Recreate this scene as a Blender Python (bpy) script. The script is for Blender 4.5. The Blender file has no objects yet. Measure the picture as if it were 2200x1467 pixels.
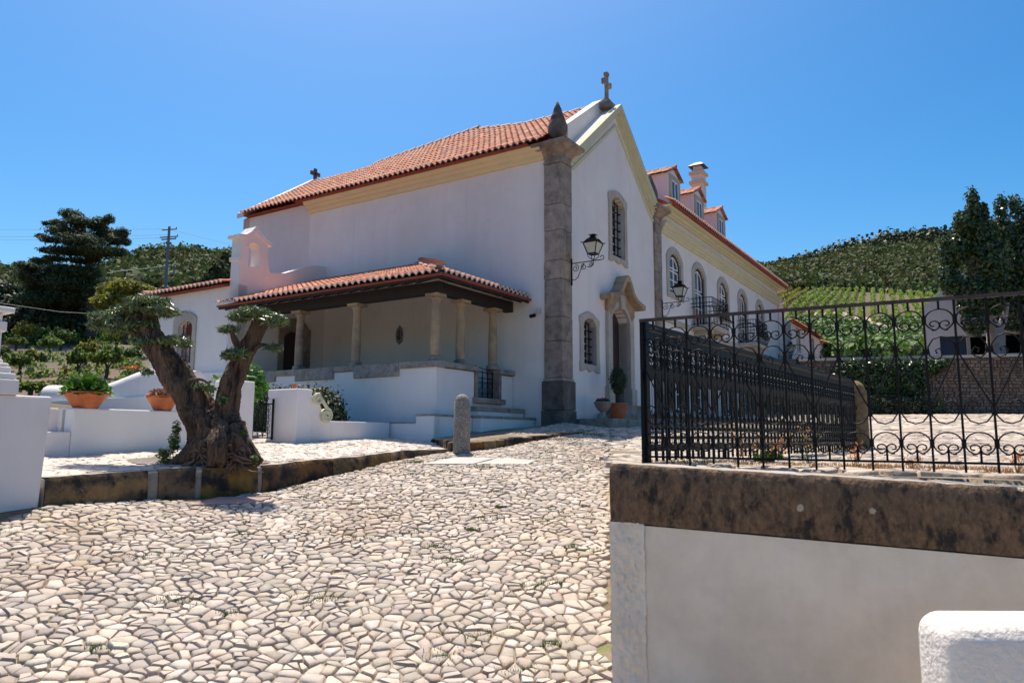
import bpy, bmesh, math, random
import numpy as np
from mathutils import Matrix, Vector
random.seed(7); rng = np.random.default_rng(7)
S = bpy.context.scene; COL = S.collection
PI = math.pi; R = math.radians

# ------------------------------------------------------------------ camera
F, PT, RL, AN = 1573.0, R(7.39), R(.24), R(57.16)      # focal length in photo pixels, pitch, roll, bearing of the facade
fwd = np.array([0, math.cos(PT), math.sin(PT)]); r0 = np.array([1., 0, 0]); u0 = np.cross(r0, fwd)
rt = r0 * math.cos(RL) + u0 * math.sin(RL); up = -r0 * math.sin(RL) + u0 * math.cos(RL)
cam = bpy.data.cameras.new('camera'); cam.sensor_width = 36; cam.lens = F / 2200 * 36; cam.clip_start = .05; cam.clip_end = 4000
co = bpy.data.objects.new('camera', cam); COL.objects.link(co); S.camera = co
co.matrix_world = Matrix(((rt[0], up[0], -fwd[0], 0), (rt[1], up[1], -fwd[1], 0), (rt[2], up[2], -fwd[2], 0), (0, 0, 0, 1)))
cam.dof.use_dof = True; cam.dof.focus_distance = 15; cam.dof.aperture_fstop = 5.6

# ------------------------------------------------------------------ sky, sun, exposure
SUN_EL = R(69); SUN_AZ = math.atan2(-.27, .963)        # bearing from +Y towards +X
wd = bpy.data.worlds.new('World'); S.world = wd; wd.use_nodes = True
nt = wd.node_tree; bg = nt.nodes['Background']; sk = nt.nodes.new('ShaderNodeTexSky')
sk.sky_type = 'NISHITA'; sk.sun_disc = False; sk.sun_elevation = SUN_EL; sk.sun_rotation = SUN_AZ % (2 * PI)
sk.altitude = 200; sk.air_density = 1.0; sk.dust_density = 2.2; sk.ozone_density = 1.0
hs = nt.nodes.new('ShaderNodeHueSaturation'); hs.inputs['Saturation'].default_value = 1.55; hs.inputs['Hue'].default_value = .487; nt.links.new(sk.outputs[0], hs.inputs['Color']); gm = nt.nodes.new('ShaderNodeGamma'); gm.inputs['Gamma'].default_value = 1.3; nt.links.new(hs.outputs[0], gm.inputs[0]); nt.links.new(gm.outputs[0], bg.inputs[0]); bg.inputs[1].default_value = .072
sd = bpy.data.lights.new('sun', 'SUN'); sd.energy = 4.8; sd.angle = R(.5); sd.color = (1, .90, .77)
so = bpy.data.objects.new('sun', sd); COL.objects.link(so)
so.rotation_euler = (PI / 2 - SUN_EL, 0, 0)
sdir = Vector((math.sin(SUN_AZ) * math.cos(SUN_EL), math.cos(SUN_AZ) * math.cos(SUN_EL), math.sin(SUN_EL)))
so.rotation_euler = sdir.to_track_quat('Z', 'Y').to_euler()
S.view_settings.view_transform = 'Standard'; S.view_settings.look = 'None'; S.view_settings.exposure = .44; S.view_settings.gamma = 1
S.view_settings.use_curve_mapping = False
try:
    S.cycles.max_bounces = 8; S.cycles.diffuse_bounces = 4; S.cycles.transparent_max_bounces = 8
except Exception: pass

# ------------------------------------------------------------------ frames and points
A2 = np.array([-math.sin(AN), math.cos(AN), 0]); B2 = np.array([math.cos(AN), math.sin(AN), 0])
OX, OY = 1.21309, 17.5
def W(v, u, z): p = A2 * u + B2 * v; return np.array([OX + p[0], OY + p[1], z])
CH = Matrix.Translation((OX, OY, 0)) @ Matrix.Rotation(AN, 4, 'Z')     # local x = v along the facade, y = u into the building
WO = Matrix.Identity(4)
def ray(x, y): return rt * (x - 1100) / F + up * (733.5 - y) / F + fwd
def at(x, y, Y): d = ray(x, y); return d * Y / d[1]

# ------------------------------------------------------------------ ground heights
def rbf(pts):
    P = np.array(pts, float); n = len(P); d = np.hypot(P[:, None, 0] - P[None, :, 0], P[:, None, 1] - P[None, :, 1])
    K = np.where(d > 0, d * d * np.log(d + 1e-9), 0) + np.eye(n) * .3
    M = np.zeros((n + 3, n + 3)); M[:n, :n] = K; M[:n, n] = 1; M[:n, n + 1:] = P[:, :2]; M[n, :n] = 1; M[n + 1:, :n] = P[:, :2].T
    w = np.linalg.solve(M, np.r_[P[:, 2], 0, 0, 0])
    def f(x, y):
        x = np.asarray(x, float); y = np.asarray(y, float); r = np.hypot(x[..., None] - P[:, 0], y[..., None] - P[:, 1])
        return (np.where(r > 0, r * r * np.log(r + 1e-9), 0) @ w[:n]) + w[n] + w[n + 1] * x + w[n + 2] * y
    return f
KERB = [(-5.02, 8.0, -.75), (-4.34, 8.9, -.77), (-4.17, 9.2, -.78), (-3.74, 9.35, -.76), (-3.39, 9.68, -.75), (-3.14, 10.05, -.73), (-2.92, 10.62, -.65), (-2.4, 11.29, -.53), (-1.82, 12.64, -.40), (-1.0, 13.4, -.28)]
st_pts = KERB + [(-.87, 12.8, -.30), tuple(W(-2.26, .78, .1)), tuple(W(0, .78, .23)), tuple(W(0, 0, .33)), tuple(W(-3.6, 1, -.1)), tuple(W(3, -.9, .42)),
    (.6, 4.6, -1.66), (.9, 6.8, -1.2), (1.15, 9, -.85), (1.5, 11, -.52), (1.9, 13.5, -.2), (2.6, 15.5, .0), (0, 4.2, -1.72), (-3, 5, -1.45), (-5, 5.5, -1.2), (-3, 8, -1.0), (-6.5, 6, -1.0), (-8, 8, -.6), (0, 1, -1.78), (4, 2, -1.78), (10, 0, -1.8), (3, -5, -1.95), (-5, 0, -1.75), (-6, -6, -1.95), (12, -8, -1.95), tuple(W(6, -2, .5)), tuple(W(12, -2, .75)), tuple(W(20, -2, 1.0))]
f_st = rbf(st_pts)
f_pl = rbf([(1, 5.0, -.21), (3, 4.2, -.23), (5, 3.5, -.25), (4.9, 10.6, -.17), (9, 7, -.2), (12, 12, .0), (2, 13.5, -.17), (2.6, 15.5, .02), (5, 17, .15), (8, 22, .5), (14, 31.5, .98), (22, 31.5, 1.03), (30, 31.5, 1.05), (20, 20, .45), (12, 30, .9)])
def smooth(t): t = np.clip(t, 0, 1); return t * t * (3 - 2 * t)
def terr(x, y): return -1.188 - .0331 * np.asarray(x) + .069 * np.asarray(y)
KX = np.array([k[0] for k in KERB]); KY = np.array([k[1] for k in KERB])
def in_terr(x, y):                                   # left of the kerb line
    kx = np.interp(y, KY, KX, left=-5.02, right=-1.0); return np.asarray(x) < kx
def G(x, y):                                         # street / courtyard height
    x = np.asarray(x, float); y = np.asarray(y, float)
    wdt = np.where(y < 9, .02, .02 + (y - 9) * .45); w = smooth((x - .134 * y - np.where(y < 9, .2, .1)) / wdt)
    w = np.where((y < 4.5) & (y < 5.04 - .36 * x) | (x > .3) & (y < 5.04 - .36 * x), 0, w)
    w = np.where(y > 15, np.maximum(w, smooth((y - 15) / 4)) * smooth((x - 1.2) / 1.5 + .2), w)
    z = f_st(x, y) * (1 - w) + f_pl(x, y) * w
    t = terr(x, y) - .12
    return np.where(in_terr(x, y) & (z > t), t, z)
# far terrain: heights by bearing (photo column) and distance
TPX = np.array([-9000, -2500, -600, 0, 150, 300, 500, 900, 1400, 1660, 1800, 1900, 2000, 2200, 3000, 6000, 12000], float)
TY = np.array([8, 14, 20, 31.6, 32.1, 40, 60, 75, 90, 130, 180, 300, 340, 500, 1500], float)
L0 = [-1.2, -.4, .8, 2.2, 2.3, 3.9, 7.6, 10.4, 14, 25, 37, 58, 56, 45, 10]
L3 = [-1.2, -.4, .8, 2.2, 2.3, 3.9, 7.6, 10.6, 15, 28, 43, 72, 71, 52, 10]
RB = [-1.9, -.8, .0, .7, 3.45, 4.1, 7.6, 10.8, 15.3, 26.1, 39]
def RC(c): return RB + [c, c - 2, c * .7, 10]
FL = [-2.4, -1.5, -.6, -.3, -.3, 0, 1, 2, 4, 8, 14, 30, 32, 30, 10]
TZ = np.array([FL, FL, L0, L0, L0, L3, L3, L3, [-1.9, -.8, -.2, .6, .7, 2, 6, 9, 13, 25, 38, 74, 73, 50, 10], RC(64), RC(73), RC(78), RC(81), RC(86), RC(80), FL, FL], float)
def T(x, y):
    x = np.asarray(x, float); y = np.asarray(y, float); px = 1100 + F * x / y
    i = np.clip(np.searchsorted(TPX, px) - 1, 0, len(TPX) - 2); j = np.clip(np.searchsorted(TY, y) - 1, 0, len(TY) - 2)
    a = np.clip((px - TPX[i]) / (TPX[i + 1] - TPX[i]), 0, 1); b = np.clip((y - TY[j]) / (TY[j + 1] - TY[j]), 0, 1)
    z = (TZ[i, j] * (1 - b) + TZ[i, j + 1] * b) * (1 - a) + (TZ[i + 1, j] * (1 - b) + TZ[i + 1, j + 1] * b) * a
    return z + np.where(y > 60, np.sin(x * .05 + 1) * np.cos(y * .04) * np.minimum((y - 60) / 60, 1) * 2.0 + np.sin(x * .13) * np.sin(y * .11) * np.minimum((y - 60) / 80, 1), 0) * smooth((320 - y) / 40 * 1.0)
def hit(px, py, y0=14., y1=330.):                    # where a line of sight meets the far terrain
    d = ray(px, py); ys = np.concatenate([np.arange(y0, 60, .25), np.arange(60, y1, .5)]); z = d[2] / d[1] * ys; t = T(d[0] / d[1] * ys, ys)
    k = np.argmax(t >= z) if (t >= z).any() else len(ys) - 1
    return np.array([d[0] / d[1] * ys[k], ys[k], t[k]])

# ------------------------------------------------------------------ materials
def mat(name, col, rough=.8, var=None, vscale=3., detail=6, bump=0., bscale=20., metal=0., spec=.5, rnd=0., spots=None, trans=0., dark=None, stretch=None, extra=None):
    m = bpy.data.materials.new(name); m.use_nodes = True; n = m.node_tree.nodes; l = m.node_tree.links; p = n['Principled BSDF']
    p.inputs['Roughness'].default_value = rough; p.inputs['Metallic'].default_value = metal
    p.inputs['Specular IOR Level'].default_value = spec
    tc = n.new('ShaderNodeTexCoord'); src = tc.outputs['Object']
    if stretch:
        mp = n.new('ShaderNodeMapping'); mp.inputs['Scale'].default_value = stretch; l.new(src, mp.inputs[0]); src = mp.outputs[0]
    c = n.new('ShaderNodeRGB'); c.outputs[0].default_value = (*col, 1); out = c.outputs[0]
    def mix(fac, a, bcol, mode='MIX'):
        x = n.new('ShaderNodeMixRGB'); x.blend_type = mode
        if isinstance(fac, float): x.inputs[0].default_value = fac
        else: l.new(fac, x.inputs[0])
        l.new(a, x.inputs[1])
        if isinstance(bcol, tuple): x.inputs[2].default_value = (*bcol, 1)
        else: l.new(bcol, x.inputs[2])
        return x.outputs[0]
    def noise(sc, dt=6, lo=.35, hi=.65, s=None):
        t = n.new('ShaderNodeTexNoise'); t.inputs['Scale'].default_value = sc; t.inputs['Detail'].default_value = dt; t.inputs['Roughness'].default_value = .66; l.new(s or src, t.inputs['Vector'])
        r = n.new('ShaderNodeMapRange'); r.inputs[1].default_value = lo; r.inputs[2].default_value = hi; l.new(t.outputs['Fac'], r.inputs[0]); return r.outputs[0], t.outputs['Fac']
    if var: out = mix(noise(vscale, detail)[0], out, var)
    if dark: out = mix(noise(dark[1], 8, dark[2], dark[3])[0], out, dark[0])
    if spots:
        vo = n.new('ShaderNodeTexVoronoi'); vo.inputs['Scale'].default_value = spots[1]; l.new(tc.outputs['Object'], vo.inputs['Vector'])
        nz = noise(spots[1] * 3, 4, 0, 1)[0]; ad = n.new('ShaderNodeMath'); ad.operation = 'MULTIPLY_ADD'; l.new(nz, ad.inputs[0]); ad.inputs[1].default_value = .25; l.new(vo.outputs['Distance'], ad.inputs[2])
        r = n.new('ShaderNodeMapRange'); r.inputs[1].default_value = spots[2] + .14; r.inputs[2].default_value = spots[2] + .1; r.inputs[3].default_value = 0; r.inputs[4].default_value = 1; l.new(ad.outputs[0], r.inputs[0])
        wn = n.new('ShaderNodeSeparateColor'); l.new(vo.outputs['Color'], wn.inputs[0]); gt = n.new('ShaderNodeMath'); gt.operation = 'GREATER_THAN'; gt.inputs[1].default_value = spots[3]; l.new(wn.outputs[0], gt.inputs[0])
        mu = n.new('ShaderNodeMath'); mu.operation = 'MULTIPLY'; l.new(r.outputs[0], mu.inputs[0]); l.new(gt.outputs[0], mu.inputs[1]); out = mix(mu.outputs[0], out, spots[0])
    if extra: out = extra(n, l, tc, mix, noise, out)
    if rnd:
        g = n.new('ShaderNodeNewGeometry'); oi = n.new('ShaderNodeObjectInfo'); a = n.new('ShaderNodeMath'); a.operation = 'ADD'; l.new(g.outputs['Random Per Island'], a.inputs[0]); l.new(oi.outputs['Random'], a.inputs[1])
        fr = n.new('ShaderNodeMath'); fr.operation = 'FRACT'; l.new(a.outputs[0], fr.inputs[0])
        hs = n.new('ShaderNodeHueSaturation'); l.new(out, hs.inputs['Color'])
        def rg(lo, hi, k):
            q = n.new('ShaderNodeMath'); q.operation = 'MULTIPLY'; l.new(fr.outputs[0], q.inputs[0]); q.inputs[1].default_value = k; f2 = n.new('ShaderNodeMath'); f2.operation = 'FRACT'; l.new(q.outputs[0], f2.inputs[0])
            r = n.new('ShaderNodeMapRange'); r.inputs[3].default_value = lo; r.inputs[4].default_value = hi; l.new(f2.outputs[0], r.inputs[0]); return r.outputs[0]
        l.new(rg(1 - rnd, 1 + rnd, 1), hs.inputs['Value']); l.new(rg(.5 - rnd * .05, .5 + rnd * .05, 7.3), hs.inputs['Hue']); l.new(rg(1 - rnd * .6, 1 + rnd * .6, 13.7), hs.inputs['Saturation']); out = hs.outputs[0]
    l.new(out, p.inputs['Base Color'])
    if bump:
        t = n.new('ShaderNodeTexNoise'); t.inputs['Scale'].default_value = bscale; t.inputs['Detail'].default_value = 8; l.new(src, t.inputs['Vector'])
        b = n.new('ShaderNodeBump'); b.inputs['Strength'].default_value = 1; b.inputs['Distance'].default_value = bump; l.new(t.outputs['Fac'], b.inputs['Height']); l.new(b.outputs[0], p.inputs['Normal'])
    if trans:
        tr = n.new('ShaderNodeBsdfTranslucent'); l.new(out, tr.inputs[0]); ms = n.new('ShaderNodeMixShader'); ms.inputs[0].default_value = trans
        l.new(p.outputs[0], ms.inputs[1]); l.new(tr.outputs[0], ms.inputs[2]); l.new(ms.outputs[0], n['Material Output'].inputs[0])
    return m
M = {}
def streaks(n, l, tc, mix, noise, out):
    mp = n.new('ShaderNodeMapping'); mp.inputs['Scale'].default_value = (3.2, 3.2, .22); l.new(tc.outputs['Object'], mp.inputs[0])
    a = noise(1.4, 6, .52, .8, mp.outputs[0])[0]; m3 = n.new('ShaderNodeMath'); m3.operation = 'MULTIPLY'; m3.inputs[1].default_value = .3; l.new(a, m3.inputs[0]); out = mix(m3.outputs[0], out, (.56, .53, .49))
    b = noise(28, 4, .66, .72)[0]; m4 = n.new('ShaderNodeMath'); m4.operation = 'MULTIPLY'; m4.inputs[1].default_value = .35; l.new(b, m4.inputs[0]); return mix(m4.outputs[0], out, (.5, .47, .43))
M['plaster'] = mat('white_plaster', (.82, .775, .75), .9, (.74, .69, .66), .6, bump=.006, bscale=7, dark=((.62, .58, .55), 1.3, .6, .85), extra=streaks)
M['plaster2'] = mat('aged_plaster', (.80, .70, .58), .9, (.64, .55, .44), 1.6, bump=.008, bscale=9, dark=((.52, .47, .4), 2.2, .58, .9), extra=streaks)
def stains(n, l, tc, mix, noise, out):
    mp = n.new('ShaderNodeMapping'); mp.inputs['Scale'].default_value = (7, 7, .45); l.new(tc.outputs['Object'], mp.inputs[0])
    a = noise(1.6, 4, .5, .62, mp.outputs[0])[0]; g = n.new('ShaderNodeSeparateXYZ'); l.new(tc.outputs['Object'], g.inputs[0])
    r = n.new('ShaderNodeMapRange'); r.interpolation_type = 'SMOOTHSTEP'; r.inputs[1].default_value = .55; r.inputs[2].default_value = .2; ab = n.new('ShaderNodeMath'); ab.operation = 'ABSOLUTE'; sb = n.new('ShaderNodeMath'); sb.inputs[1].default_value = -1.55
    l.new(g.outputs[0], sb.inputs[0]); l.new(sb.outputs[0], ab.inputs[0]); l.new(ab.outputs[0], r.inputs[0])
    mu = n.new('ShaderNodeMath'); mu.operation = 'MULTIPLY'; l.new(a, mu.inputs[0]); l.new(r.outputs[0], mu.inputs[1]); m3 = n.new('ShaderNodeMath'); m3.operation = 'MULTIPLY'; m3.inputs[1].default_value = .8; l.new(mu.outputs[0], m3.inputs[0])
    return mix(m3.outputs[0], out, (.58, .47, .34))
M['plaster_st'] = mat('stained_plaster', (.80, .79, .77), .9, (.72, .71, .69), 1., bump=.005, bscale=8, extra=stains)
M['rough_pl'] = mat('rough_plaster', (.80, .71, .60), .95, (.70, .61, .50), 2.5, bump=.02, bscale=18, dark=((.58, .51, .42), 9, .6, .85))
M['rough_pl2'] = mat('coarse_white_render', (.82, .76, .68), .95, (.76, .7, .62), 2.5, bump=.012, bscale=40)
M['ochre'] = mat('ochre_trim_paint', (.72, .60, .36), .85, (.66, .56, .36), 2, bump=.002)
M['front_tint_green'] = mat('front_light_tint_and_green_paint', (.62, .60, .42), .85, (.56, .54, .38), 2, bump=.002)  # ochre trim with the front's greener light mixed into its colour; also volute, shutters
M['stone'] = mat('grey_stone', (.38, .31, .25), .9, (.22, .175, .145), 4, bump=.016, bscale=16, spots=((.58, .53, .46), 10, .1, .6), dark=((.13, .105, .095), 2.4, .5, .7), rnd=.14)
M['stone_lt'] = mat('pale_limestone', (.50, .45, .38), .9, (.38, .34, .29), 2.2, bump=.006, bscale=16, dark=((.25, .21, .17), 3, .62, .85))
M['stone_dk'] = mat('dark_weathered_stone', (.18, .145, .12), .95, (.06, .055, .055), 2.5, bump=.015, bscale=12, spots=((.42, .4, .36), 7, .08, .6))
M['column'] = mat('column_limestone', (.44, .33, .2), .9, (.28, .2, .15), 3, bump=.008, bscale=20, spots=((.62, .56, .44), 11, .08, .6), dark=((.16, .12, .11), 1.7, .5, .75))
M['coping'] = mat('lichen_coping_stone', (.36, .33, .29), .95, (.19, .175, .165), 6, bump=.01, bscale=25, dark=((.1, .095, .09), 3, .55, .8))
M['joint_m'] = mat('grey_mortar_joint', (.34, .3, .26), .95, (.22, .18, .14), 5, bump=.02, bscale=12)
M['kerb'] = mat('mossy_kerb_stone', (.25, .145, .055), .95, (.05, .036, .025), 2.6, bump=.016, bscale=13, spots=((.5, .47, .4), 6, .06, .72), dark=((.018, .015, .013), 3.0, .47, .58), rnd=.3)
M['kerb_top'] = mat('pale_kerb_top', (.45, .41, .35), .9, (.34, .3, .24), 4, bump=.008, bscale=20)
M['copstone'] = mat('dark_lichened_coping', (.20, .125, .072), .95, (.085, .055, .036), 34, bump=.02, bscale=30, stretch=(1, 1, .55), spots=((.42, .35, .27), 6, .12, .62), dark=((.025, .019, .016), 11, .5, .62))
M['bollard'] = mat('speckled_granite', (.36, .32, .27), .95, (.13, .115, .1), 38, 3, bump=.006, bscale=60)
M['bollard2'] = mat('ochre_lichened_granite', (.30, .19, .08), .95, (.1, .075, .05), 14, 5, bump=.008, bscale=40, spots=((.55, .5, .4), 22, .08, .7))
M['cobble'] = mat('limestone_cobbles', (.46, .40, .34), .75, (.36, .30, .235), 7, bump=.008, bscale=30, rnd=.3, spots=((.3, .24, .17), 11, .12, .8), dark=((.36, .27, .185), .45, .5, .75))
M['paver'] = mat('worn_limestone_pavers', (.56, .5, .44), .75, (.47, .41, .35), 5, bump=.004, bscale=35, rnd=.1)
def moss(n, l, tc, mix, noise, out): return mix(noise(2.6, 7, .58, .7)[0], mix(noise(.6, 5, .45, .6)[0], out, (.34, .27, .19)), (.16, .18, .06))
M['joint'] = mat('sandy_joints', (.22, .165, .11), .95, (.1, .075, .05), 9, bump=.01, bscale=60, extra=moss)
M['pale_joint'] = mat('pale_mortar', (.5, .46, .41), .95, (.4, .35, .3), 7, bump=.008, bscale=40)
M['gravelbed'] = mat('gravel_bed', (.42, .33, .27), .95, (.3, .22, .17), 20, bump=.01, bscale=60)
M['tile'] = mat('terracotta_tiles', (.54, .23, .13), .8, (.42, .15, .08), 5, bump=.003, bscale=30, rnd=.38, dark=((.16, .09, .07), 2.5, .56, .8))
M['tile_edge'] = mat('mortared_tile_ends', (.62, .57, .55), .9, (.5, .42, .38), 8)
M['tile_dark'] = mat('weathered_tile_ends', (.2, .17, .16), .95, (.08, .06, .06), 10, rnd=.3)
M['tile_red'] = mat('red_tile_soffit', (.33, .07, .04), .85, (.25, .05, .03), 4)
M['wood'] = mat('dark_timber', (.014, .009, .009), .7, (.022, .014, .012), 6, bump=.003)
M['door'] = mat('oxblood_door_paint', (.05, .022, .026), .5, (.035, .018, .022), 5)
M['shutter'] = mat('red_brown_shutter', (.16, .045, .03), .6)
M['blue'] = mat('blue_door_paint', (.03, .05, .09), .6)
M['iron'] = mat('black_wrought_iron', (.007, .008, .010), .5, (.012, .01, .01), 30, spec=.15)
M['iron_g'] = mat('green_black_cast_iron', (.004, .007, .008), .42, (.006, .008, .008), 20, spec=.15)
M['rail'] = mat('rusty_black_iron', (.022, .017, .015), .6, (.07, .045, .035), 8)
M['glass'] = mat('dark_window_glass', (.012, .016, .024), .08)
M['lampglass'] = mat('frosted_lamp_glass', (.55, .57, .48), .35)
M['white'] = mat('white_joinery', (.8, .8, .78), .5)
M['frame_dk'] = mat('dark_joinery', (.012, .013, .015), .5)
M['terra'] = mat('terracotta_pot', (.5, .15, .045), .7, (.35, .1, .035), 6, bump=.002, dark=((.12, .06, .04), 5, .6, .75))
M['metal_cap'] = mat('black_metal_cap', (.02, .02, .022), .5)
M['slab'] = mat('pale_stone_slab', (.50, .47, .42), .8, (.42, .39, .34), 3, bump=.003)
M['redslab'] = mat('reddish_cover_plate', (.36, .24, .21), .8, (.3, .2, .18), 3)
M['bark'] = mat('olive_bark', (.19, .115, .068), .95, (.06, .04, .03), 5, bump=.09, bscale=9, stretch=(3.2, 3.2, .6), dark=((.018, .013, .011), 4.5, .5, .62))
M['root'] = mat('exposed_olive_root', (.22, .13, .085), .9, (.1, .06, .045), 6, bump=.02, bscale=12)
M['trunk'] = mat('grey_brown_bark', (.09, .07, .055), .95, (.05, .04, .03), 5, bump=.02)
M['pale_trunk'] = mat('pale_plane_bark', (.38, .33, .29), .9, (.25, .2, .17), 4, bump=.01)
M['olive'] = mat('olive_leaves', (.13, .18, .075), .28, rnd=.55, trans=.12)
M['pine'] = mat('pine_needles', (.05, .08, .03), .7, rnd=.5, trans=.25)
M['dkleaf'] = mat('dark_evergreen_leaves', (.035, .056, .02), .6, rnd=.5, trans=.12)
M['scrub'] = mat('hillside_scrub', (.06, .10, .026), .8, (.085, .09, .03), .05, 3, rnd=.3, trans=.25)
M['yleaf'] = mat('yellow_green_leaves', (.2, .21, .03), .6, rnd=.4, trans=.45)
M['orch'] = mat('orchard_leaves', (.13, .2, .035), .6, rnd=.4, trans=.5)
M['vine'] = mat('vine_leaves', (.18, .27, .03), .6, rnd=.4, trans=.45)
M['vine2'] = mat('deep_green_vine_leaves', (.075, .16, .025), .6, rnd=.4, trans=.25)
M['bright'] = mat('glossy_green_leaves', (.07, .19, .03), .3, rnd=.45, trans=.3)
M['glossy'] = mat('glossy_dark_leaves', (.06, .10, .035), .32, rnd=.45, trans=.22)
M['succ'] = mat('green_succulent_leaves', (.09, .2, .03), .4, rnd=.3, trans=.15)
M['succ2'] = mat('dry_coppery_succulent', (.42, .25, .14), .6, rnd=.3)
M['dry'] = mat('dry_grass', (.42, .25, .1), .8, rnd=.4, trans=.2)
M['weed'] = mat('green_weeds', (.09, .15, .03), .6, rnd=.4, trans=.25)
M['orange'] = mat('orange_petals', (.8, .28, .03), .6, rnd=.15); M['redfl'] = mat('red_petals', (.5, .02, .04), .5, rnd=.2)
def soils(n, l, tc, mix, noise, out):
    out = mix(noise(.05, 6, .45, .6)[0], out, (.09, .085, .045)); return out
M['soil'] = mat('brown_slope_soil', (.17, .115, .075), .95, (.10, .07, .045), .9, bump=.05, bscale=2, extra=soils)
M['track'] = mat('dusty_track', (.5, .4, .3), .95, (.42, .32, .24), .4, bump=.02, bscale=2)
M['rock'] = mat('grey_cliff_rock', (.12, .115, .11), .95, (.06, .06, .06), .3, bump=.3, bscale=.5)
M['rubble'] = mat('rubble_stone', (.24, .175, .135), .95, (.15, .115, .1), 4, bump=.012, bscale=12, rnd=.28)
M['mortar'] = mat('rubble_mortar', (.17, .13, .105), .95, (.1, .08, .065), 3, bump=.02, bscale=10)
M['pole'] = mat('concrete_pole', (.2, .22, .25), .9); M['wire'] = mat('overhead_cable', (.35, .37, .4), .7)
M['ceramic'] = mat('blue_grey_glazed_tile', (.1, .11, .14), .35, (.25, .26, .3), 12)
M['plastic'] = mat('camera_plastic', (.5, .5, .5), .5)

# ------------------------------------------------------------------ mesh builder
class MB:
    def __init__(s): s.v = []; s.f = []; s.m = []
    def add(s, vs, fs, mi=0):
        o = len(s.v); s.v += [tuple(map(float, p)) for p in vs]; s.f += [tuple(i + o for i in f) for f in fs]; s.m += [mi] * len(fs); return s
    def box(s, x0, x1, y0, y1, z0, z1, mi=0):
        return s.add([(x0, y0, z0), (x1, y0, z0), (x1, y1, z0), (x0, y1, z0), (x0, y0, z1), (x1, y0, z1), (x1, y1, z1), (x0, y1, z1)], [(0, 3, 2, 1), (4, 5, 6, 7), (0, 1, 5, 4), (1, 2, 6, 5), (2, 3, 7, 6), (3, 0, 4, 7)], mi)
    def ext(s, pts, a, b, ax='y', mi=0):                # polygon extruded along one axis
        def P(p, t): return {'y': (p[0], t, p[1]), 'x': (t, p[0], p[1]), 'z': (p[0], p[1], t)}[ax]
        n = len(pts); return s.add([P(p, a) for p in pts] + [P(p, b) for p in pts], [tuple(range(n)), tuple(range(2 * n - 1, n - 1, -1))] + [(i, i + n, (i + 1) % n + n, (i + 1) % n) for i in range(n)], mi)
    def ring(s, o, i_, y0, y1, mi=0, closed=True, ax='y'):
        n = len(o)
        def P(p, t): return (p[0], t, p[1]) if ax == 'y' else (t, p[0], p[1])
        vs = [P(p, y0) for p in o] + [P(p, y0) for p in i_] + [P(p, y1) for p in o] + [P(p, y1) for p in i_]; fs = []
        for k in range(n if closed else n - 1):
            j = (k + 1) % n; fs += [(k, j, n + j, n + k), (2 * n + j, 2 * n + k, 3 * n + k, 3 * n + j), (k, 2 * n + k, 2 * n + j, j), (n + k, n + j, 3 * n + j, 3 * n + k)]
        if not closed: fs += [(0, n, 3 * n, 2 * n), (n - 1, 3 * n - 1, 4 * n - 1, 2 * n - 1)]
        return s.add(vs, fs, mi)
    def lathe(s, prof, c, n=16, mi=0, sq=False):
        vs = []; fs = []
        for r, z in prof:
            for k in range(n):
                a = 2 * PI * (k + .5) / n; q = 1 / max(abs(math.cos(a)), abs(math.sin(a))) if sq else 1
                vs.append((c[0] + r * q * math.cos(a), c[1] + r * q * math.sin(a), c[2] + z))
        for j in range(len(prof) - 1):
            for k in range(n): fs.append((j * n + k, j * n + (k + 1) % n, (j + 1) * n + (k + 1) % n, (j + 1) * n + k))
        fs += [tuple(range(n - 1, -1, -1)), tuple((len(prof) - 1) * n + k for k in range(n))]
        return s.add(vs, fs, mi)
    def tube(s, path, r, n=6, mi=0, closed=False):
        P = [Vector(p) for p in path]; vs = []; fs = []; m = len(P); ref = None
        for i, p in enumerate(P):
            d = (P[min(i + 1, m - 1)] - P[max(i - 1, 0)]); d = d.normalized() if d.length > 1e-9 else Vector((0, 0, 1))
            if ref is None: ref = Vector((0, 0, 1)) if abs(d.z) < .9 else Vector((1, 0, 0))
            a = (ref - d * ref.dot(d)); a = a.normalized() if a.length > 1e-6 else d.orthogonal().normalized(); ref = a; b = d.cross(a); rr = r[i] if hasattr(r, '__len__') else r
            for k in range(n): t = 2 * PI * k / n; vs.append(p + a * rr * math.cos(t) + b * rr * math.sin(t))
        for i in range(m - 1):
            for k in range(n): fs.append((i * n + k, i * n + (k + 1) % n, (i + 1) * n + (k + 1) % n, (i + 1) * n + k))
        fs += [tuple(range(n - 1, -1, -1)), tuple((m - 1) * n + k for k in range(n))]
        return s.add(vs, fs, mi)
    def bar(s, a, b, w, h=None, mi=0):
        a = Vector(a); b = Vector(b); d = (b - a).normalized(); r_ = Vector((0, 0, 1)) if abs(d.z) < .95 else Vector((1, 0, 0)); x = d.cross(r_).normalized() * w / 2; y = x.cross(d).normalized() * (h or w) / 2
        return s.add([a - x - y, a + x - y, a + x + y, a - x + y, b - x - y, b + x - y, b + x + y, b - x + y], [(0, 3, 2, 1), (4, 5, 6, 7), (0, 1, 5, 4), (1, 2, 6, 5), (2, 3, 7, 6), (3, 0, 4, 7)], mi)

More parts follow.
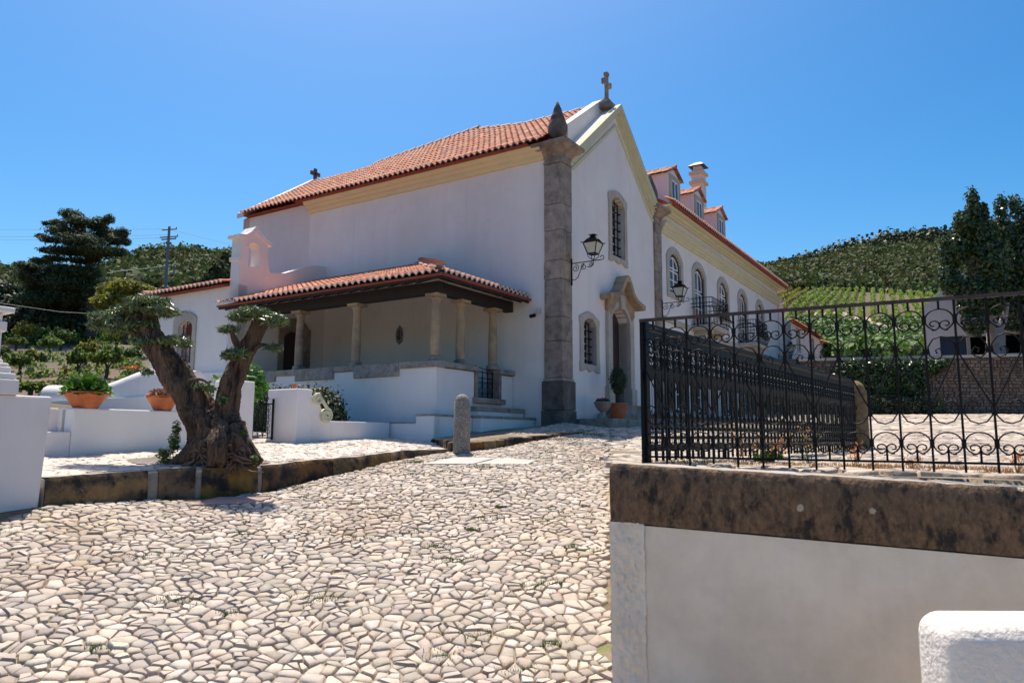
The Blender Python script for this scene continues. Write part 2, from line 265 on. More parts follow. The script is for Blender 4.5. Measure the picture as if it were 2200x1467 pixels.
FR = {}
def thing(name, label, cat, loc=(0, 0, 0), fr=WO, group=None, rz=0, kind=None):
    o = bpy.data.objects.new(name, None); COL.objects.link(o); o.empty_display_size = .3
    o.matrix_world = fr @ Matrix.Translation(loc) @ Matrix.Rotation(rz, 4, 'Z'); FR[o] = Vector(loc) if rz == 0 else None
    tag(o, label, cat, group, kind); return o
def tag(o, label=None, cat=None, group=None, kind=None):
    if label: o['label'] = label
    if cat: o['category'] = cat
    if group: o['group'] = group
    if kind: o['kind'] = kind
    return o
def link_mesh(name, me, mats, parent=None, smooth=False, fr=None, loc=None, bevel=0, kind=None, label=None, ang=None):
    for m in (mats if isinstance(mats, (list, tuple)) else [mats]): me.materials.append(M[m] if isinstance(m, str) else m)
    o = bpy.data.objects.new(name, me); COL.objects.link(o)
    if parent is not None: o.parent = parent
    elif fr is not None: o.matrix_world = fr @ Matrix.Translation(loc or (0, 0, 0))
    if smooth: me.polygons.foreach_set('use_smooth', [True] * len(me.polygons))
    if smooth and ang is not None:
        try: me.set_sharp_from_angle(angle=R(ang))
        except Exception: pass
    if bevel:
        b = o.modifiers.new('bevel', 'BEVEL'); b.width = bevel; b.segments = 2; b.limit_method = 'ANGLE'; b.angle_limit = R(35)
    if kind: o['kind'] = kind
    if label: o['label'] = label
    return o
def offs(parent):
    p = Vector((0, 0, 0)); q = parent
    while q is not None and q in FR:
        if FR[q] is not None: p += FR[q]
        q = q.parent
    return p
def obj(name, mb, mats, parent=None, rel=None, **k):    # mb written in the thing's frame; rel=True: already relative to the parent
    p = Vector((0, 0, 0)) if (rel or parent is None) else offs(parent)
    if parent is None and k.get('fr') is not None: p = Vector(k.get('loc') or (0, 0, 0))
    me = bpy.data.meshes.new(name); me.from_pydata([(a - p.x, b - p.y, c - p.z) for a, b, c in mb.v], [], mb.f)
    if max(mb.m, default=0) > 0: me.polygons.foreach_set('material_index', mb.m)
    o = link_mesh(name, me, mats, parent, **k); FR[o] = Vector((0, 0, 0)); return o
def npmesh(name, V, Fq, k=4):                           # fast mesh from arrays, faces of k corners
    me = bpy.data.meshes.new(name); n = len(Fq); me.vertices.add(len(V)); me.vertices.foreach_set('co', np.asarray(V, np.float32).ravel())
    me.loops.add(n * k); me.loops.foreach_set('vertex_index', np.asarray(Fq, np.int32).ravel()); me.polygons.add(n)
    me.polygons.foreach_set('loop_start', np.arange(0, n * k, k, dtype=np.int32)); me.update(calc_edges=True); me.validate(); return me
def fixn(me):
    b = bmesh.new(); b.from_mesh(me); bmesh.ops.recalc_face_normals(b, faces=b.faces); b.to_mesh(me); b.free()
def cut(o, cutters):                                    # real openings, cut through the mesh
    fixn(o.data); [fixn(c.data) for c in cutters]
    for c in cutters:
        b = o.modifiers.new('cut', 'BOOLEAN'); b.object = c; b.operation = 'DIFFERENCE'; b.solver = 'EXACT'
    bpy.context.view_layer.update(); dg = bpy.context.evaluated_depsgraph_get(); me = bpy.data.meshes.new_from_object(o.evaluated_get(dg)); o.modifiers.clear(); old = o.data; nm = old.name
    o.data = me; bpy.data.meshes.remove(old); me.name = nm
    for c in cutters: bpy.data.objects.remove(c)
def cutter(pts, y0, y1, parent, ax='y'):
    m = MB().ext(pts, y0, y1, ax); return obj('cutter', m, 'plaster', parent)
def copy_tree(o, parent=None):
    c = o.copy(); COL.objects.link(c); c.parent = parent
    for ch in list(o.children): copy_tree(ch, c)
    return c
def arch(cx, w, z0, z1, rise, n=9):                     # segmental arch outline, anticlockwise from bottom left
    h = w / 2; r = (h * h + rise * rise) / (2 * rise); a0 = math.asin(min(1, h / r))
    pts = [(cx - h, z0), (cx + h, z0)]
    for k in range(n): a = a0 - 2 * a0 * k / (n - 1); pts.append((cx + r * math.sin(a), z1 - r + r * math.cos(a)))
    return pts

# ------------------------------------------------------------------ foliage
def leaves(name, blobs, n, size, m, parent=None, aspect=.5, fold=True, upb=.3, shell=.55, kind=None, label=None, seed=0, loc=None, norm_rand=.7):
    g = np.random.default_rng(seed + 11); Bq = np.array([list(b[:6]) for b in blobs], float)     # cx cy cz rx ry rz
    vol = (Bq[:, 3] * Bq[:, 4] * Bq[:, 5]) ** (2 / 3); idx = g.choice(len(Bq), n, p=vol / vol.sum()); b = Bq[idx]
    d = g.normal(size=(n, 3)); d /= np.linalg.norm(d, axis=1)[:, None]; rr = shell + (1 - shell) * g.random(n) ** .6; rr *= 1 + .12 * g.normal(size=n)
    C = b[:, :3] + d * b[:, 3:6] * rr[:, None]
    nn = d + g.normal(size=(n, 3)) * norm_rand + np.array([0, 0, upb]); nn /= np.linalg.norm(nn, axis=1)[:, None]
    t = np.cross(nn, g.normal(size=(n, 3))); t /= np.linalg.norm(t, axis=1)[:, None] + 1e-9; s = np.cross(nn, t); L = size * (.6 + .8 * g.random(n))[:, None]
    V = np.stack([C - t * L, C - s * L * aspect + nn * L * .12, C + t * L, C + s * L * aspect + nn * L * .12], 1).reshape(-1, 3)
    if parent is not None and loc is None: loc = offs(parent)
    if loc is not None: V = V - np.array(loc)
    me = npmesh(name, V, np.arange(4 * n).reshape(-1, 4))
    return link_mesh(name, me, m, parent, kind=kind, label=label, fr=(WO if parent is None else None), loc=(loc if parent is None else None))

# ------------------------------------------------------------------ setting: hills and ground
def grid(name, xs, ys, zf, m, kind='structure', keep=None, dz=0):
    X, Y = np.meshgrid(xs, ys); Z = zf(X, Y) + dz; V = np.stack([X, Y, Z], -1).reshape(-1, 3); nx = len(xs); ny = len(ys)
    i, j = np.meshgrid(np.arange(nx - 1), np.arange(ny - 1)); a = (j * nx + i).ravel(); Fq = np.stack([a, a + 1, a + nx + 1, a + nx], 1)
    if keep is not None:
        c = V[Fq].mean(1); Fq = Fq[keep(c[:, 0], c[:, 1])]; used = np.unique(Fq); mp = -np.ones(len(V), int); mp[used] = np.arange(len(used)); V = V[used]; Fq = mp[Fq]
    me = npmesh(name, V, Fq); return link_mesh(name, me, m, fr=WO, loc=(0, 0, 0), smooth=True, kind=kind)
tans = np.sinh(np.linspace(-2.7, 2.7, 240)) * .8; yy = np.geomspace(5, 1500, 170); yy = np.sort(np.r_[yy, 31.6, 31.75])
P, Q = np.meshgrid(tans, yy); X = P * Q; Z = T(X, Q)
inb = (Q < 34); Z = np.where(inb & (X > -7) & (X < 40) & (Q < 31.65), np.minimum(Z, np.where(Q < 31.6, G(np.clip(X, -7, 30), np.clip(Q, 3, 31)) - .35, Z)), Z)
nx = len(tans); a = (np.arange(len(yy) - 1)[:, None] * nx + np.arange(nx - 1)[None]).ravel()
V = np.stack([X, Q, Z], -1).reshape(-1, 3)
me = npmesh('hillside_ground', V, np.stack([a, a + 1, a + nx + 1, a + nx], 1)); link_mesh('hillside_ground', me, 'soil', fr=WO, loc=(0, 0, 0), smooth=True, kind='structure')
me = npmesh('ground', [(-3000, -3000, -4), (3000, -3000, -4), (3000, 3000, -4), (-3000, 3000, -4)], [(0, 1, 2, 3)]); link_mesh('ground', me, 'soil', fr=WO, loc=(0, 0, 0), kind='structure')
# street bed and courtyard
street = grid('street', np.r_[np.arange(-9, 7, .16), np.arange(7, 30, .5)], np.r_[np.arange(-12, -1, .5), np.arange(-1, 20, .16), np.arange(20, 31.8, .5)], G, 'joint', dz=-.004)
tpoly = lambda x, y: (in_terr(x, y)) & (y > 7.2) & (y < 17)
# terrace: platform of pale paving with a kerb of big dark stones
ter = MB(); o1 = [(k[0], k[1]) for k in KERB]
o1[-1] = (-1.0, 13.45); bk = [tuple(W(-3.65, 1.02, 0)[:2]), tuple(W(-3.3, 6, 0)[:2]), tuple(W(-3.3, 12.5, 0)[:2]), tuple(W(-12.5, 5, 0)[:2]), tuple(W(-11.4, .6, 0)[:2])]
allp = o1 + bk; zb = [float(terr(*p)) - .012 for p in allp]
ter.v = [(p[0], p[1], z) for p, z in zip(allp, zb)] + [(p[0], p[1], -1.6) for p in allp]; n = len(allp)
ter.f = [tuple(range(n))] + [(i, i + n, (i + 1) % n + n, (i + 1) % n) for i in range(n)]; ter.m = [0] * len(ter.f)
terrace = obj('terrace', ter, 'pale_joint', fr=WO, loc=(0, 0, 0), kind='structure')

# ------------------------------------------------------------------ cobbles: irregular cells, each stone a low dome with its own outline
def cells(x0, x1, y0, y1, sx, sy, jit, test, seed):
    g = np.random.default_rng(seed); nx = int((x1 - x0) / sx); ny = int((y1 - y0) / sy)
    I, J = np.meshgrid(np.arange(nx), np.arange(ny)); X = x0 + (I + .5 + .5 * (J % 2) + (g.random(I.shape) - .5) * jit) * sx; Y = y0 + (J + .5 + (g.random(I.shape) - .5) * jit) * sy
    out = []; alive = g.random(I.shape) > .27; ok = test(X, Y) & alive
    for j in range(1, ny - 1):
        for i in range(1, nx - 1):
            if not ok[j, i]: continue
            px, py = X[j, i], Y[j, i]; poly = [(px - sx * 1.5, py - sy * 1.5), (px + sx * 1.5, py - sy * 1.5), (px + sx * 1.5, py + sy * 1.5), (px - sx * 1.5, py + sy * 1.5)]
            for dj in (0, -1, 1, -2, 2):
                for di in (-2, -1, 0, 1, 2):
                    if di == 0 and dj == 0: continue
                    ii = i + di
                    if not 0 <= ii < nx or not 0 <= j + dj < ny or not alive[j + dj, ii]: continue
                    qx, qy = X[j + dj, ii], Y[j + dj, ii]; mx, my = (px + qx) / 2, (py + qy) / 2; ex, ey = qx - px, qy - py
                    new = []; L = len(poly)
                    for k in range(L):
                        a = poly[k]; b = poly[(k + 1) % L]; da = (a[0] - mx) * ex + (a[1] - my) * ey; db = (b[0] - mx) * ex + (b[1] - my) * ey
                        if da <= 0: new.append(a)
                        if da * db < 0: t = da / (da - db); new.append((a[0] + (b[0] - a[0]) * t, a[1] + (b[1] - a[1]) * t))
                    poly = new
                    if len(poly) < 3: break
                if len(poly) < 3: break
            if len(poly) >= 3: out.append((px, py, poly))
    return out
def stone_mesh(c, zf, gap, h, g):
    px, py, poly = c
    q = []                                              # drop tiny edges
    for k in range(len(poly)):
        a = poly[k]; b = poly[(k + 1) % len(poly)]
        if math.hypot(a[0] - b[0], a[1] - b[1]) > .010: q.append(a)
    if len(q) < 3: return None
    cx = sum(p[0] for p in q) / len(q); cy = sum(p[1] for p in q) / len(q); n = len(q); hh = h * (.7 + .6 * g.random()); tx, ty = (g.random(2) - .5) * .17
    rad = sum(math.hypot(p[0] - cx, p[1] - cy) for p in q) / n; sh = max(.3, 1 - gap * (.6 + .8 * g.random()) / rad); vs = []
    for s, zz in ((sh, -.03), (sh * .97, hh * .55), (sh * .8, hh)):
        for p in q: x = cx + (p[0] - cx) * s; y = cy + (p[1] - cy) * s; vs.append((x, y, zz + tx * (x - cx) + ty * (y - cy)))
    vs.append((cx + (g.random() - .5) * .02, cy, hh * 1.06)); fs = []
    for r_ in range(2):
        for k in range(n): a = r_ * n + k; b = r_ * n + (k + 1) % n; fs.append((a, b, b + n)); fs.append((a, b + n, a + n))
    for k in range(n): fs.append((2 * n + k, 2 * n + (k + 1) % n, 3 * n))
    return vs, fs, cx, cy
def lay(cs, zf, gap, h, m, parent, name, stuffname, limit, seed):
    g = np.random.default_rng(seed); sm = [s for s in (stone_mesh(c, zf, gap, h, g) for c in cs) if s]
    C = np.array([(s[2], s[3]) for s in sm]); Zc = zf(C[:, 0], C[:, 1]); e = .05; sink = h * (.3 * np.sin(C[:, 0] * 2.3 + 1.5 * np.sin(C[:, 1] * 1.7)) * np.sin(C[:, 1] * 2.9 + C[:, 0]) - .1 + .26 * (g.random(len(C)) - .5)); gx = (zf(C[:, 0] + e, C[:, 1]) - Zc) / e; gy = (zf(C[:, 0], C[:, 1] + e) - Zc) / e
    gx = np.clip(gx, -.3, .3); gy = np.clip(gy, -.3, .3); order = np.argsort(C[:, 1]); Zc = Zc + sink; Vs = []; Fs = []; o = 0
    inview = [k for k in order if limit and C[k, 1] > 3 and abs((1100 + F * C[k, 0] / C[k, 1]) - 1100) < 1110 and (938 - F * Zc[k] / C[k, 1]) < 1480]
    single = set(inview[:limit])
    for k, s in enumerate(sm):
        vs = [(x, y, z + Zc[k] + gx[k] * (x - C[k, 0]) + gy[k] * (y - C[k, 1])) for x, y, z in s[0]]
        if k in single:
            p = (C[k, 0], C[k, 1], float(Zc[k])); me = npmesh(name, np.array(vs) - np.array(p), s[1], 3); ob = link_mesh(name, me, m, parent, smooth=True, ang=50); ob.location = p
        else: Vs += vs; Fs += [(a + o, b + o, c + o) for a, b, c in s[1]]; o += len(vs)
    if Vs:
        me = npmesh(stuffname, np.array(Vs), Fs, 3); link_mesh(stuffname, me, m, parent, smooth=True, kind='stuff', ang=50)
def view(x, y, m=60): px = 1100 + F * x / np.maximum(y, .1); return (px > -m) & (px < 2200 + m)
drain = lambda x, y: ~((x > -1.35 + (y - 11.7) * .8) & (x < .28 + (y - 11.5) * .45) & (y > 11.68 - .1 * (x + 1.4)) & (y < 12.2 - .28 * (x + .95)))
def t_street(x, y):
    kx = np.interp(y, KY, KX + .05, left=-5.0, right=-.95); ok = (x > kx) & (x < .134 * y - .03) & (y > 3.9) & view(x, y)
    v = (x - OX) * B2[0] + (y - OY) * B2[1]; u = (x - OX) * A2[0] + (y - OY) * A2[1]
    return ok & ~((u > -.05) & (v > -3.7)) & ~((u > .95)) & drain(x, y) & (y < 19)
c1 = cells(-5.2, 3.4, 3.7, 9.2, .098, .072, 1.25, lambda x, y: t_street(x, y) & (y < 9), 1)
lay(c1, G, .0068, .024, 'cobble', street, 'cobblestone', 'small_cobbles', 300, 3)
c2 = cells(-3.6, 4.2, 8.9, 17.8, .1, .078, 1.25, lambda x, y: t_street(x, y) & (y >= 9), 2)
lay(c2, G, .0075, .024, 'cobble', street, 'far_cobble', 'far_cobbles', 0, 4)
def VV(x, y): return (x - OX) * B2[0] + (y - OY) * B2[1]
def t_near(x, y):
    return (y < 3.72) & ((y < 4.6 - .36 * x) | (x < .5)) & ~((x > 1.5) & (x < 4.3) & (y > 2.65)) & (x > -7) & (x < 7)
c0 = cells(-7.2, 7.2, -6, 4.3, .17, .14, 1.1, t_near, 15)
lay(c0, G, .009, .026, 'cobble', street, 'near_cobble', 'near_cobbles', 0, 16)
def t_court(x, y):
    u = (x - OX) * A2[0] + (y - OY) * A2[1]; return (x > .134 * y + .03) & (y > 4.5 - .1 * x) & view(x, y) & ((u < -1.04) | ((u < -.08) & ((VV(x, y) < .5) | (VV(x, y) > 5.75)))) & (y > 5.35 - .36 * x + .0)
c3 = cells(.6, 12.5, 3.4, 19, .15, .125, 1.15, lambda x, y: t_court(x, y) & ((y < 15) | (x < 6)), 5)
lay(c3, lambda x, y: np.where(y < 9.3, f_pl(x, y), G(x, y)), .010, .024, 'cobble', street, 'courtyard_cobble', 'courtyard_cobbles', 0, 6)
c3 = cells(4, 24, 14.8, 31, .26, .3, .85, lambda x, y: t_court(x, y) & (x > 6), 5)
lay(c3, G, .014, .03, 'cobble', street, 'courtyard_cobble', 'distant_courtyard_cobbles', 0, 6)
def t_ter(x, y):
    kx = np.interp(y, KY, KX - .22, left=-5.3, right=-1.5); u = (x - OX) * A2[0] + (y - OY) * A2[1]; v = (x - OX) * B2[0] + (y - OY) * B2[1]
    wall = np.where(v < -5.5, u > 2.1, v > -3.68)
    ring = ((x + 4.15) / 1.03) ** 2 + ((y - 9.98) / .58) ** 2 < 1
    return (x < kx) & (y > 7.6) & ~wall & ~ring & view(x, y) & ~((u < .9) & (v > -3.9))
c4 = cells(-7.4, -.6, 7.4, 16, .115, .095, 1.15, t_ter, 8)
lay(c4, terr, .004, .006, 'paver', terrace, 'paving_stone', 'small_paving_stones', 300, 9)
# kerb stones: irregular big blocks along the terrace edge
g = np.random.default_rng(5); kerb = thing('terrace_kerb', 'high kerb of dark mossy stone blocks along the raised terrace under the olive tree', 'kerb', (-3.4, 9.7, -.8))
seg = np.array([(k[0], k[1]) for k in KERB]); zl = np.array([k[2] for k in KERB]); dl = np.r_[0, np.cumsum(np.hypot(*np.diff(seg, axis=0).T))]
def kp(s): return np.array([np.interp(s, dl, seg[:, 0]), np.interp(s, dl, seg[:, 1])]), float(np.interp(s, dl, zl))
brk = [0, 1.12, 1.24, 1.72, 1.78, 2.5, 2.56, 3.2, 3.9, 4.6, 5.3, 5.95, dl[-1]]; fill = {1, 3, 5}
for i in range(len(brk) - 1):
    if i in fill: a, b, mt, inset = brk[i] - .01, brk[i + 1] + .01, 'joint_m', .018
    else: a, b, mt, inset = brk[i] + .006, brk[i + 1] - .006, 'kerb', 0
    mb = MB(); k = max(2, int((b - a) / .12)); ring = []
    for q in range(k + 1):
        s = a + (b - a) * q / k; p, zb_ = kp(s); p2, _ = kp(min(s + .05, dl[-1])); p1, _ = kp(max(s - .05, 0)); t = (p2 - p1) / np.linalg.norm(p2 - p1); nr = np.array([t[1], -t[0]])
        zt = float(terr(*p)) + .012 + (g.random() - .5) * .012; zb_ -= .1; w = [(g.random() - .5) * .018 for _ in range(4)]
        o_ = -inset + .0
        ring += [tuple(p + nr * (.02 + o_ + w[0])) + (zb_,), tuple(p + nr * (.035 + o_ + w[1])) + (zb_ * .55 + zt * .45,), tuple(p + nr * (.02 + o_ + w[2])) + (zt - .05,), tuple(p + nr * (-.01 + o_)) + (zt,), tuple(p - nr * .24) + (zt - .004,), tuple(p - nr * .24) + (zb_,)]
    fs = []
    for q in range(k):
        for j in range(6): fs.append((q * 6 + j, (q + 1) * 6 + j, (q + 1) * 6 + (j + 1) % 6, q * 6 + (j + 1) % 6))
    fs += [tuple(range(5, -1, -1)), tuple(k * 6 + j for j in range(6))]; mb.add(ring, fs); mb.m = [1 if (idx % 6) in (3, 4) and idx < k * 6 else 0 for idx in range(len(fs))]
    obj('mortar_joint' if i in fill else 'kerb_stone', mb, [mt, 'kerb_top'], kerb, smooth=True, ang=40)

# ------------------------------------------------------------------ roof tiles
def tile_mesh(w, L, h, edge=True, thick=.028, n=8):
    mb = MB(); prof = []
    for k in range(n + 1):
        t = k / n; prof.append((w * (t - .5) * 1.04, h * (.5 + .5 * math.cos(2 * PI * (t - .3)))))
    for k in range(n):
        (x0, z0), (x1, z1) = prof[k], prof[k + 1]
        mb.add([(x0, 0, z0 + .02), (x1, 0, z1 + .02), (x1, L, z1 - .012), (x0, L, z0 - .012), (x0, 0, z0 + .02 - thick), (x1, 0, z1 + .02 - thick)], [(0, 1, 2, 3)], 0)
        mb.add([(x0, 0, z0 + .02), (x1, 0, z1 + .02), (x0, 0, z0 + .02 - thick), (x1, 0, z1 + .02 - thick)], [(0, 2, 3, 1)], 1)
    return mb
def roof(parent, name, p0, alongv, upv, ncol, nrowf, w, step, limit, edge_mat, h=.06, upf=None):
    """a tiled slope: p0 eave start (local), unit alongv, unit upv; nrowf(col) gives the rows of that column"""
    nrm = Vector(alongv).cross(Vector(upv)).normalized()
    if nrm.z < 0: nrm = -nrm
    tm = tile_mesh(w, step * 1.22, h); me = bpy.data.meshes.new('roof_tile'); me.from_pydata(tm.v, [], tm.f); me.polygons.foreach_set('material_index', tm.m)
    me.polygons.foreach_set('use_smooth', [True] * len(me.polygons)); me.materials.append(M['tile']); me.materials.append(M['tile'])
    tm2 = tile_mesh(w, step * 1.22, h * 1.25, thick=.045); me2 = bpy.data.meshes.new('eave_tile'); me2.from_pydata(tm2.v, [], tm2.f); me2.polygons.foreach_set('material_index', tm2.m); me2.polygons.foreach_set('use_smooth', [True] * len(me2.polygons))
    me2.materials.append(M['tile']); me2.materials.append(M[edge_mat])
    ax = Vector(alongv); ay = Vector(upv); base = Matrix((( ax.x, ay.x, nrm.x, 0), (ax.y, ay.y, nrm.y, 0), (ax.z, ay.z, nrm.z, 0), (0, 0, 0, 1)))
    P0 = Vector(p0) - offs(parent); g = np.random.default_rng(ncol); cnt = 0; big = MB(); V0 = np.array(tm.v); 
    spots = sorted([(r_, c) for c in range(ncol) for r_ in range(nrowf(c))])
    for r_, c in spots:
        q = P0 + ax * ((c + .5) * w) + ay * (r_ * step) + nrm * (.01 + .006 * g.random())
        mtx = (Matrix.Translation(P0 + ax * ((c + .5) * w)) @ upf(c) @ Matrix.Translation(ay * (r_ * step) + nrm * (.01 + .006 * g.random())) if upf else Matrix.Translation(q)) @ base @ Matrix.Rotation((g.random() - .5) * .035, 4, 'Z')
        if cnt < limit:
            ob = bpy.data.objects.new('roof_tile' if r_ else 'eave_tile', me if r_ else me2); COL.objects.link(ob); ob.parent = parent; ob.matrix_local = mtx; cnt += 1
        else: big.add([mtx @ Vector(v) for v in tm.v], tm.f); big.m[-len(tm.f):] = tm.m
    if big.v: obj(name, big, ['tile', 'tile'], parent, rel=True, smooth=True, kind='stuff')
def ridge(parent, pts, r=.085, L=.38, mt='tile', side=None):
    for i in range(len(pts) - 1):
        a = Vector(pts[i]); b = Vector(pts[i + 1]); d = b - a; n = max(1, int(d.length / L)); d.normalize(); sd = d.cross(Vector((0, 0, 1))).normalized()
        for k in range(n):
            p = a + (b - a) * (k / n); q = a + (b - a) * ((k + 1.1) / n); mb = MB(); vs = []
            for t, (c, rr, lift) in enumerate(((p, r * 1.12, .02), (q, r * .92, 0))):
                for j in range(7): an = PI * j / 6; vs.append(c + sd * rr * math.cos(an) + Vector((0, 0, rr * math.sin(an) * .9 + lift)))
            mb.add(vs, [(j, j + 1, j + 8, j + 7) for j in range(6)] + [(6, 5, 4, 3, 2, 1, 0)]); obj('ridge_tile', mb, mt, parent, smooth=True, ang=50)

# ------------------------------------------------------------------ windows and doors (facade frame: x along the wall, -y outwards)
def sash_window(parent, cx, z0, z1, w, rise, depth=.03, rows=4, cols=2, trans=.62, y0=.0, door=False, name='window'):
    """stone surround, dark frame, white glazing bars, panes"""
    fw_ = .24; out = arch(cx, w + 2 * fw_, z0 - (.0 if door else .2), z1 + fw_ * .95, rise * 1.35, 11); inn = arch(cx, w, z0, z1, rise, 11)
    win = obj(name, MB().ring(out, inn, y0 - .035, y0 + .1), 'stone_lt', parent, bevel=.008)
    fo = arch(cx, w, z0, z1, rise, 11); fi = arch(cx, w - .2, z0 + .1, z1 - .1, rise * .95, 11); obj('frame', MB().ring(fo, fi, y0 + depth, y0 + depth + .07), 'frame_dk', win)
    obj('glass', MB().ext(fi, y0 + depth + .05, y0 + depth + .06), 'glass', win)
    bars = MB(); hw = (w - .2) / 2; top = z1 - .1; za = z0 + .1; zt = za + (top - za) * trans
    bars.ring(arch(cx, w - .2, zt + .05, top, rise * .95, 9), arch(cx, w - .28, zt + .09, top - .045, rise * .85, 9), y0 + depth + .02, y0 + depth + .05)
    bars.ring([(cx - hw, za), (cx + hw, za), (cx + hw, zt - .02), (cx - hw, zt - .02)], [(cx - hw + .045, za + .06), (cx + hw - .045, za + .06), (cx + hw - .045, zt - .06), (cx - hw + .045, zt - .06)], y0 + depth + .02, y0 + depth + .05)
    bars.box(cx - .03, cx + .03, y0 + depth + .018, y0 + depth + .05, za + .03, top - .02)
    for k in range(1, rows): z = za + (zt - za) * k / rows; bars.box(cx - hw + .03, cx + hw - .03, y0 + depth + .022, y0 + depth + .05, z - .016, z + .016)
    obj('glazing_bars', bars, 'white', win); return inn
# ------------------------------------------------------------------ chapel
chapel = thing('chapel', 'white chapel with stone corner pilasters, ochre cornice and steep gabled front', 'chapel', (3.3, 0, 0), CH)
sw = obj('side_wall', MB().box(.06, .5, .47, 9.13, -.6, 7.2), 'plaster', chapel, bevel=.02)
obj('rear_wall', MB().box(6.15, 6.6, .47, 9.13, -.6, 7.2), 'plaster', chapel)
obj('end_wall', MB().box(.5, 6.15, 8.7, 9.12, -.6, 7.2), 'plaster', chapel)
front = obj('front_wall', MB().ext([(.06, -.6), (6.6, -.6), (6.6, 7.2), (6.1, 7.2), (3.33, 9.5), (.56, 7.2), (.06, 7.2)], .06, .46), 'plaster', chapel)
def pts_sym(cx, half): return [(cx + x, z) for x, z in half] + [(cx - x, z) for x, z in reversed(half)]
cut(front, [cutter(arch(3.4, .86, 5.06, 6.82, .22), 0, .6, chapel), cutter(arch(1.54, .72, 1.85, 3.05, .18), 0, .6, chapel), cutter(arch(3.4, 1.2, .5, 3.6, .34), 0, .6, chapel)])
par = obj('gable_parapet', MB().ext([(1.2, 7.1), (1.2, 8.34), (3.33, 9.88), (5.46, 8.34), (5.46, 7.1)], .462, .78), 'plaster', chapel, bevel=.015)
def chevron(zo0, zo1, y, ye=.07, x0=.56, name='rake_cornice', mt='front_tint_green', hz=6.99, ap=9.24):
    sl = (ap - hz) / (3.33 - .72); t = [(x0, hz + zo0), (.72, hz + zo0), (3.33, ap + zo0), (5.94, hz + zo0), (6.66 - x0, hz + zo0)]; u_ = [(x0, hz + zo1), (.72 - .12 * (zo1 - zo0) / .12, hz + zo1), (3.33, ap + zo1 + .02), (5.94 + .12 * (zo1 - zo0) / .12, hz + zo1), (6.66 - x0, hz + zo1)]
    return obj(name, MB().ring(t, u_, y, ye, closed=False), mt, chapel)
chevron(0, .1, -.0); chevron(.1, .19, -.07); chevron(.19, .33, -.16)
chevron(0, .07, .02, name='gable_band', hz=6.80, ap=8.93)
for nm, a, b in (('cornice', .52, 9.13),):
    pr = [(.07, 6.95), (.0, 6.95), (-.03, 7.0), (-.03, 7.05), (-.1, 7.08), (-.12, 7.14), (-.2, 7.17), (-.25, 7.27), (.07, 7.27)]
    mb = MB(); n = len(pr); mb.add([(p[0], a, p[1]) for p in pr] + [(p[0], b, p[1]) for p in pr], [(i, (i + 1) % n, (i + 1) % n + n, i + n) for i in range(n)] + [tuple(range(n)), tuple(range(2 * n - 1, n - 1, -1))]); obj(nm, mb, 'ochre', chapel)
# pilasters of stone blocks
def pilaster(x0, x1, y1, nm):
    g = random.Random(int(x0 * 10) + 3); root = obj(nm, MB().box(x0 + .03, x1 - .03, .03, y1 - .02, -.4, 6.9), 'stone_dk', chapel)
    def blk(a, b, c, d, e, f): obj('stone_block', MB().box(a, b, c, d, e, f), 'stone' if f > 1.36 else 'stone_dk', root, bevel=.012)
    blk(x0 - .07, x1 + .07, -.07, y1 + .06, -.3, .62); blk(x0 - .055, x1 + .055, -.055, y1 + .05, .63, 1.33); blk(x0 - .03, x1 + .03, -.03, y1 + .02, 1.335, 1.40)
    z = 1.41; hs = [.98, .62, .9, .55, .82, .58, .7]; i = 0
    while z < 6.75:
        h = min(hs[i % len(hs)] * (.85 + .3 * g.random()), 6.8 - z); h = h if 6.8 - z - h > .3 else 6.8 - z; e = g.random() * .012
        if i % 3 == 1: m_ = x0 + (x1 - x0) * .45; blk(x0 - e, m_ - .004, -e, y1, z, z + h - .012); blk(m_ + .004, x1 + e, -e * .5, y1, z, z + h - .012)
        else: blk(x0 - e, x1 + e, -e, y1 + e, z, z + h - .012)
        z += h; i += 1
    blk(x0 - .03, x1 + .03, -.03, y1 + .02, 6.8, 6.84)
    blk(x0, x1, 0, y1, 6.84, 7.0)
    return root
def capital(x0, x1, y1):
    cx, cy = (x0 + x1) / 2, y1 / 2; h = (x1 - x0) / 2
    mb = MB(); mb.lathe([(h + .01, 6.99), (h + .03, 7.03), (h + .09, 7.1), (h + .2, 7.15), (h + .21, 7.2), (h + .27, 7.23), (h + .27, 7.31), (h + .02, 7.38), (h * .6, 7.42)], (cx, cy, 0), 4, sq=False)
    mb2 = MB(); 
    for r_, z in ((h, 6.99), (h + .03, 7.04), (h + .07, 7.1), (h + .17, 7.15), (h + .18, 7.2), (h + .25, 7.22), (h + .25, 7.31), (h, 7.37), (h * .6, 7.40)): mb2.v += [(cx - r_, cy - r_, z), (cx + r_, cy - r_, z), (cx + r_, cy + r_, z), (cx - r_, cy + r_, z)]
    for k in range(8):
        for j in range(4): mb2.f.append((k * 4 + j, k * 4 + (j + 1) % 4, (k + 1) * 4 + (j + 1) % 4, (k + 1) * 4 + j)); mb2.m.append(0)
    mb2.f.append((32, 33, 34, 35)); mb2.m.append(0)
    obj('capital', mb2, 'stone', chapel, bevel=.008)
    obj('pinecone_finial', MB().lathe([(.15, 7.36), (.16, 7.48), (.14, 7.52), (.2, 7.58), (.25, 7.7), (.255, 7.82), (.23, 7.94), (.19, 8.02), (.195, 8.04), (.15, 8.16), (.105, 8.28), (.11, 8.295), (.06, 8.42), (.03, 8.5), (.01, 8.52)], (cx, cy, 0), 20), 'stone_dk', chapel, smooth=True, ang=60)
pilaster(0, .52, .5, 'corner_pilaster'); pilaster(6.12, 6.66, .5, 'far_pilaster'); capital(0, .52, .5); capital(6.12, 6.66, .5)
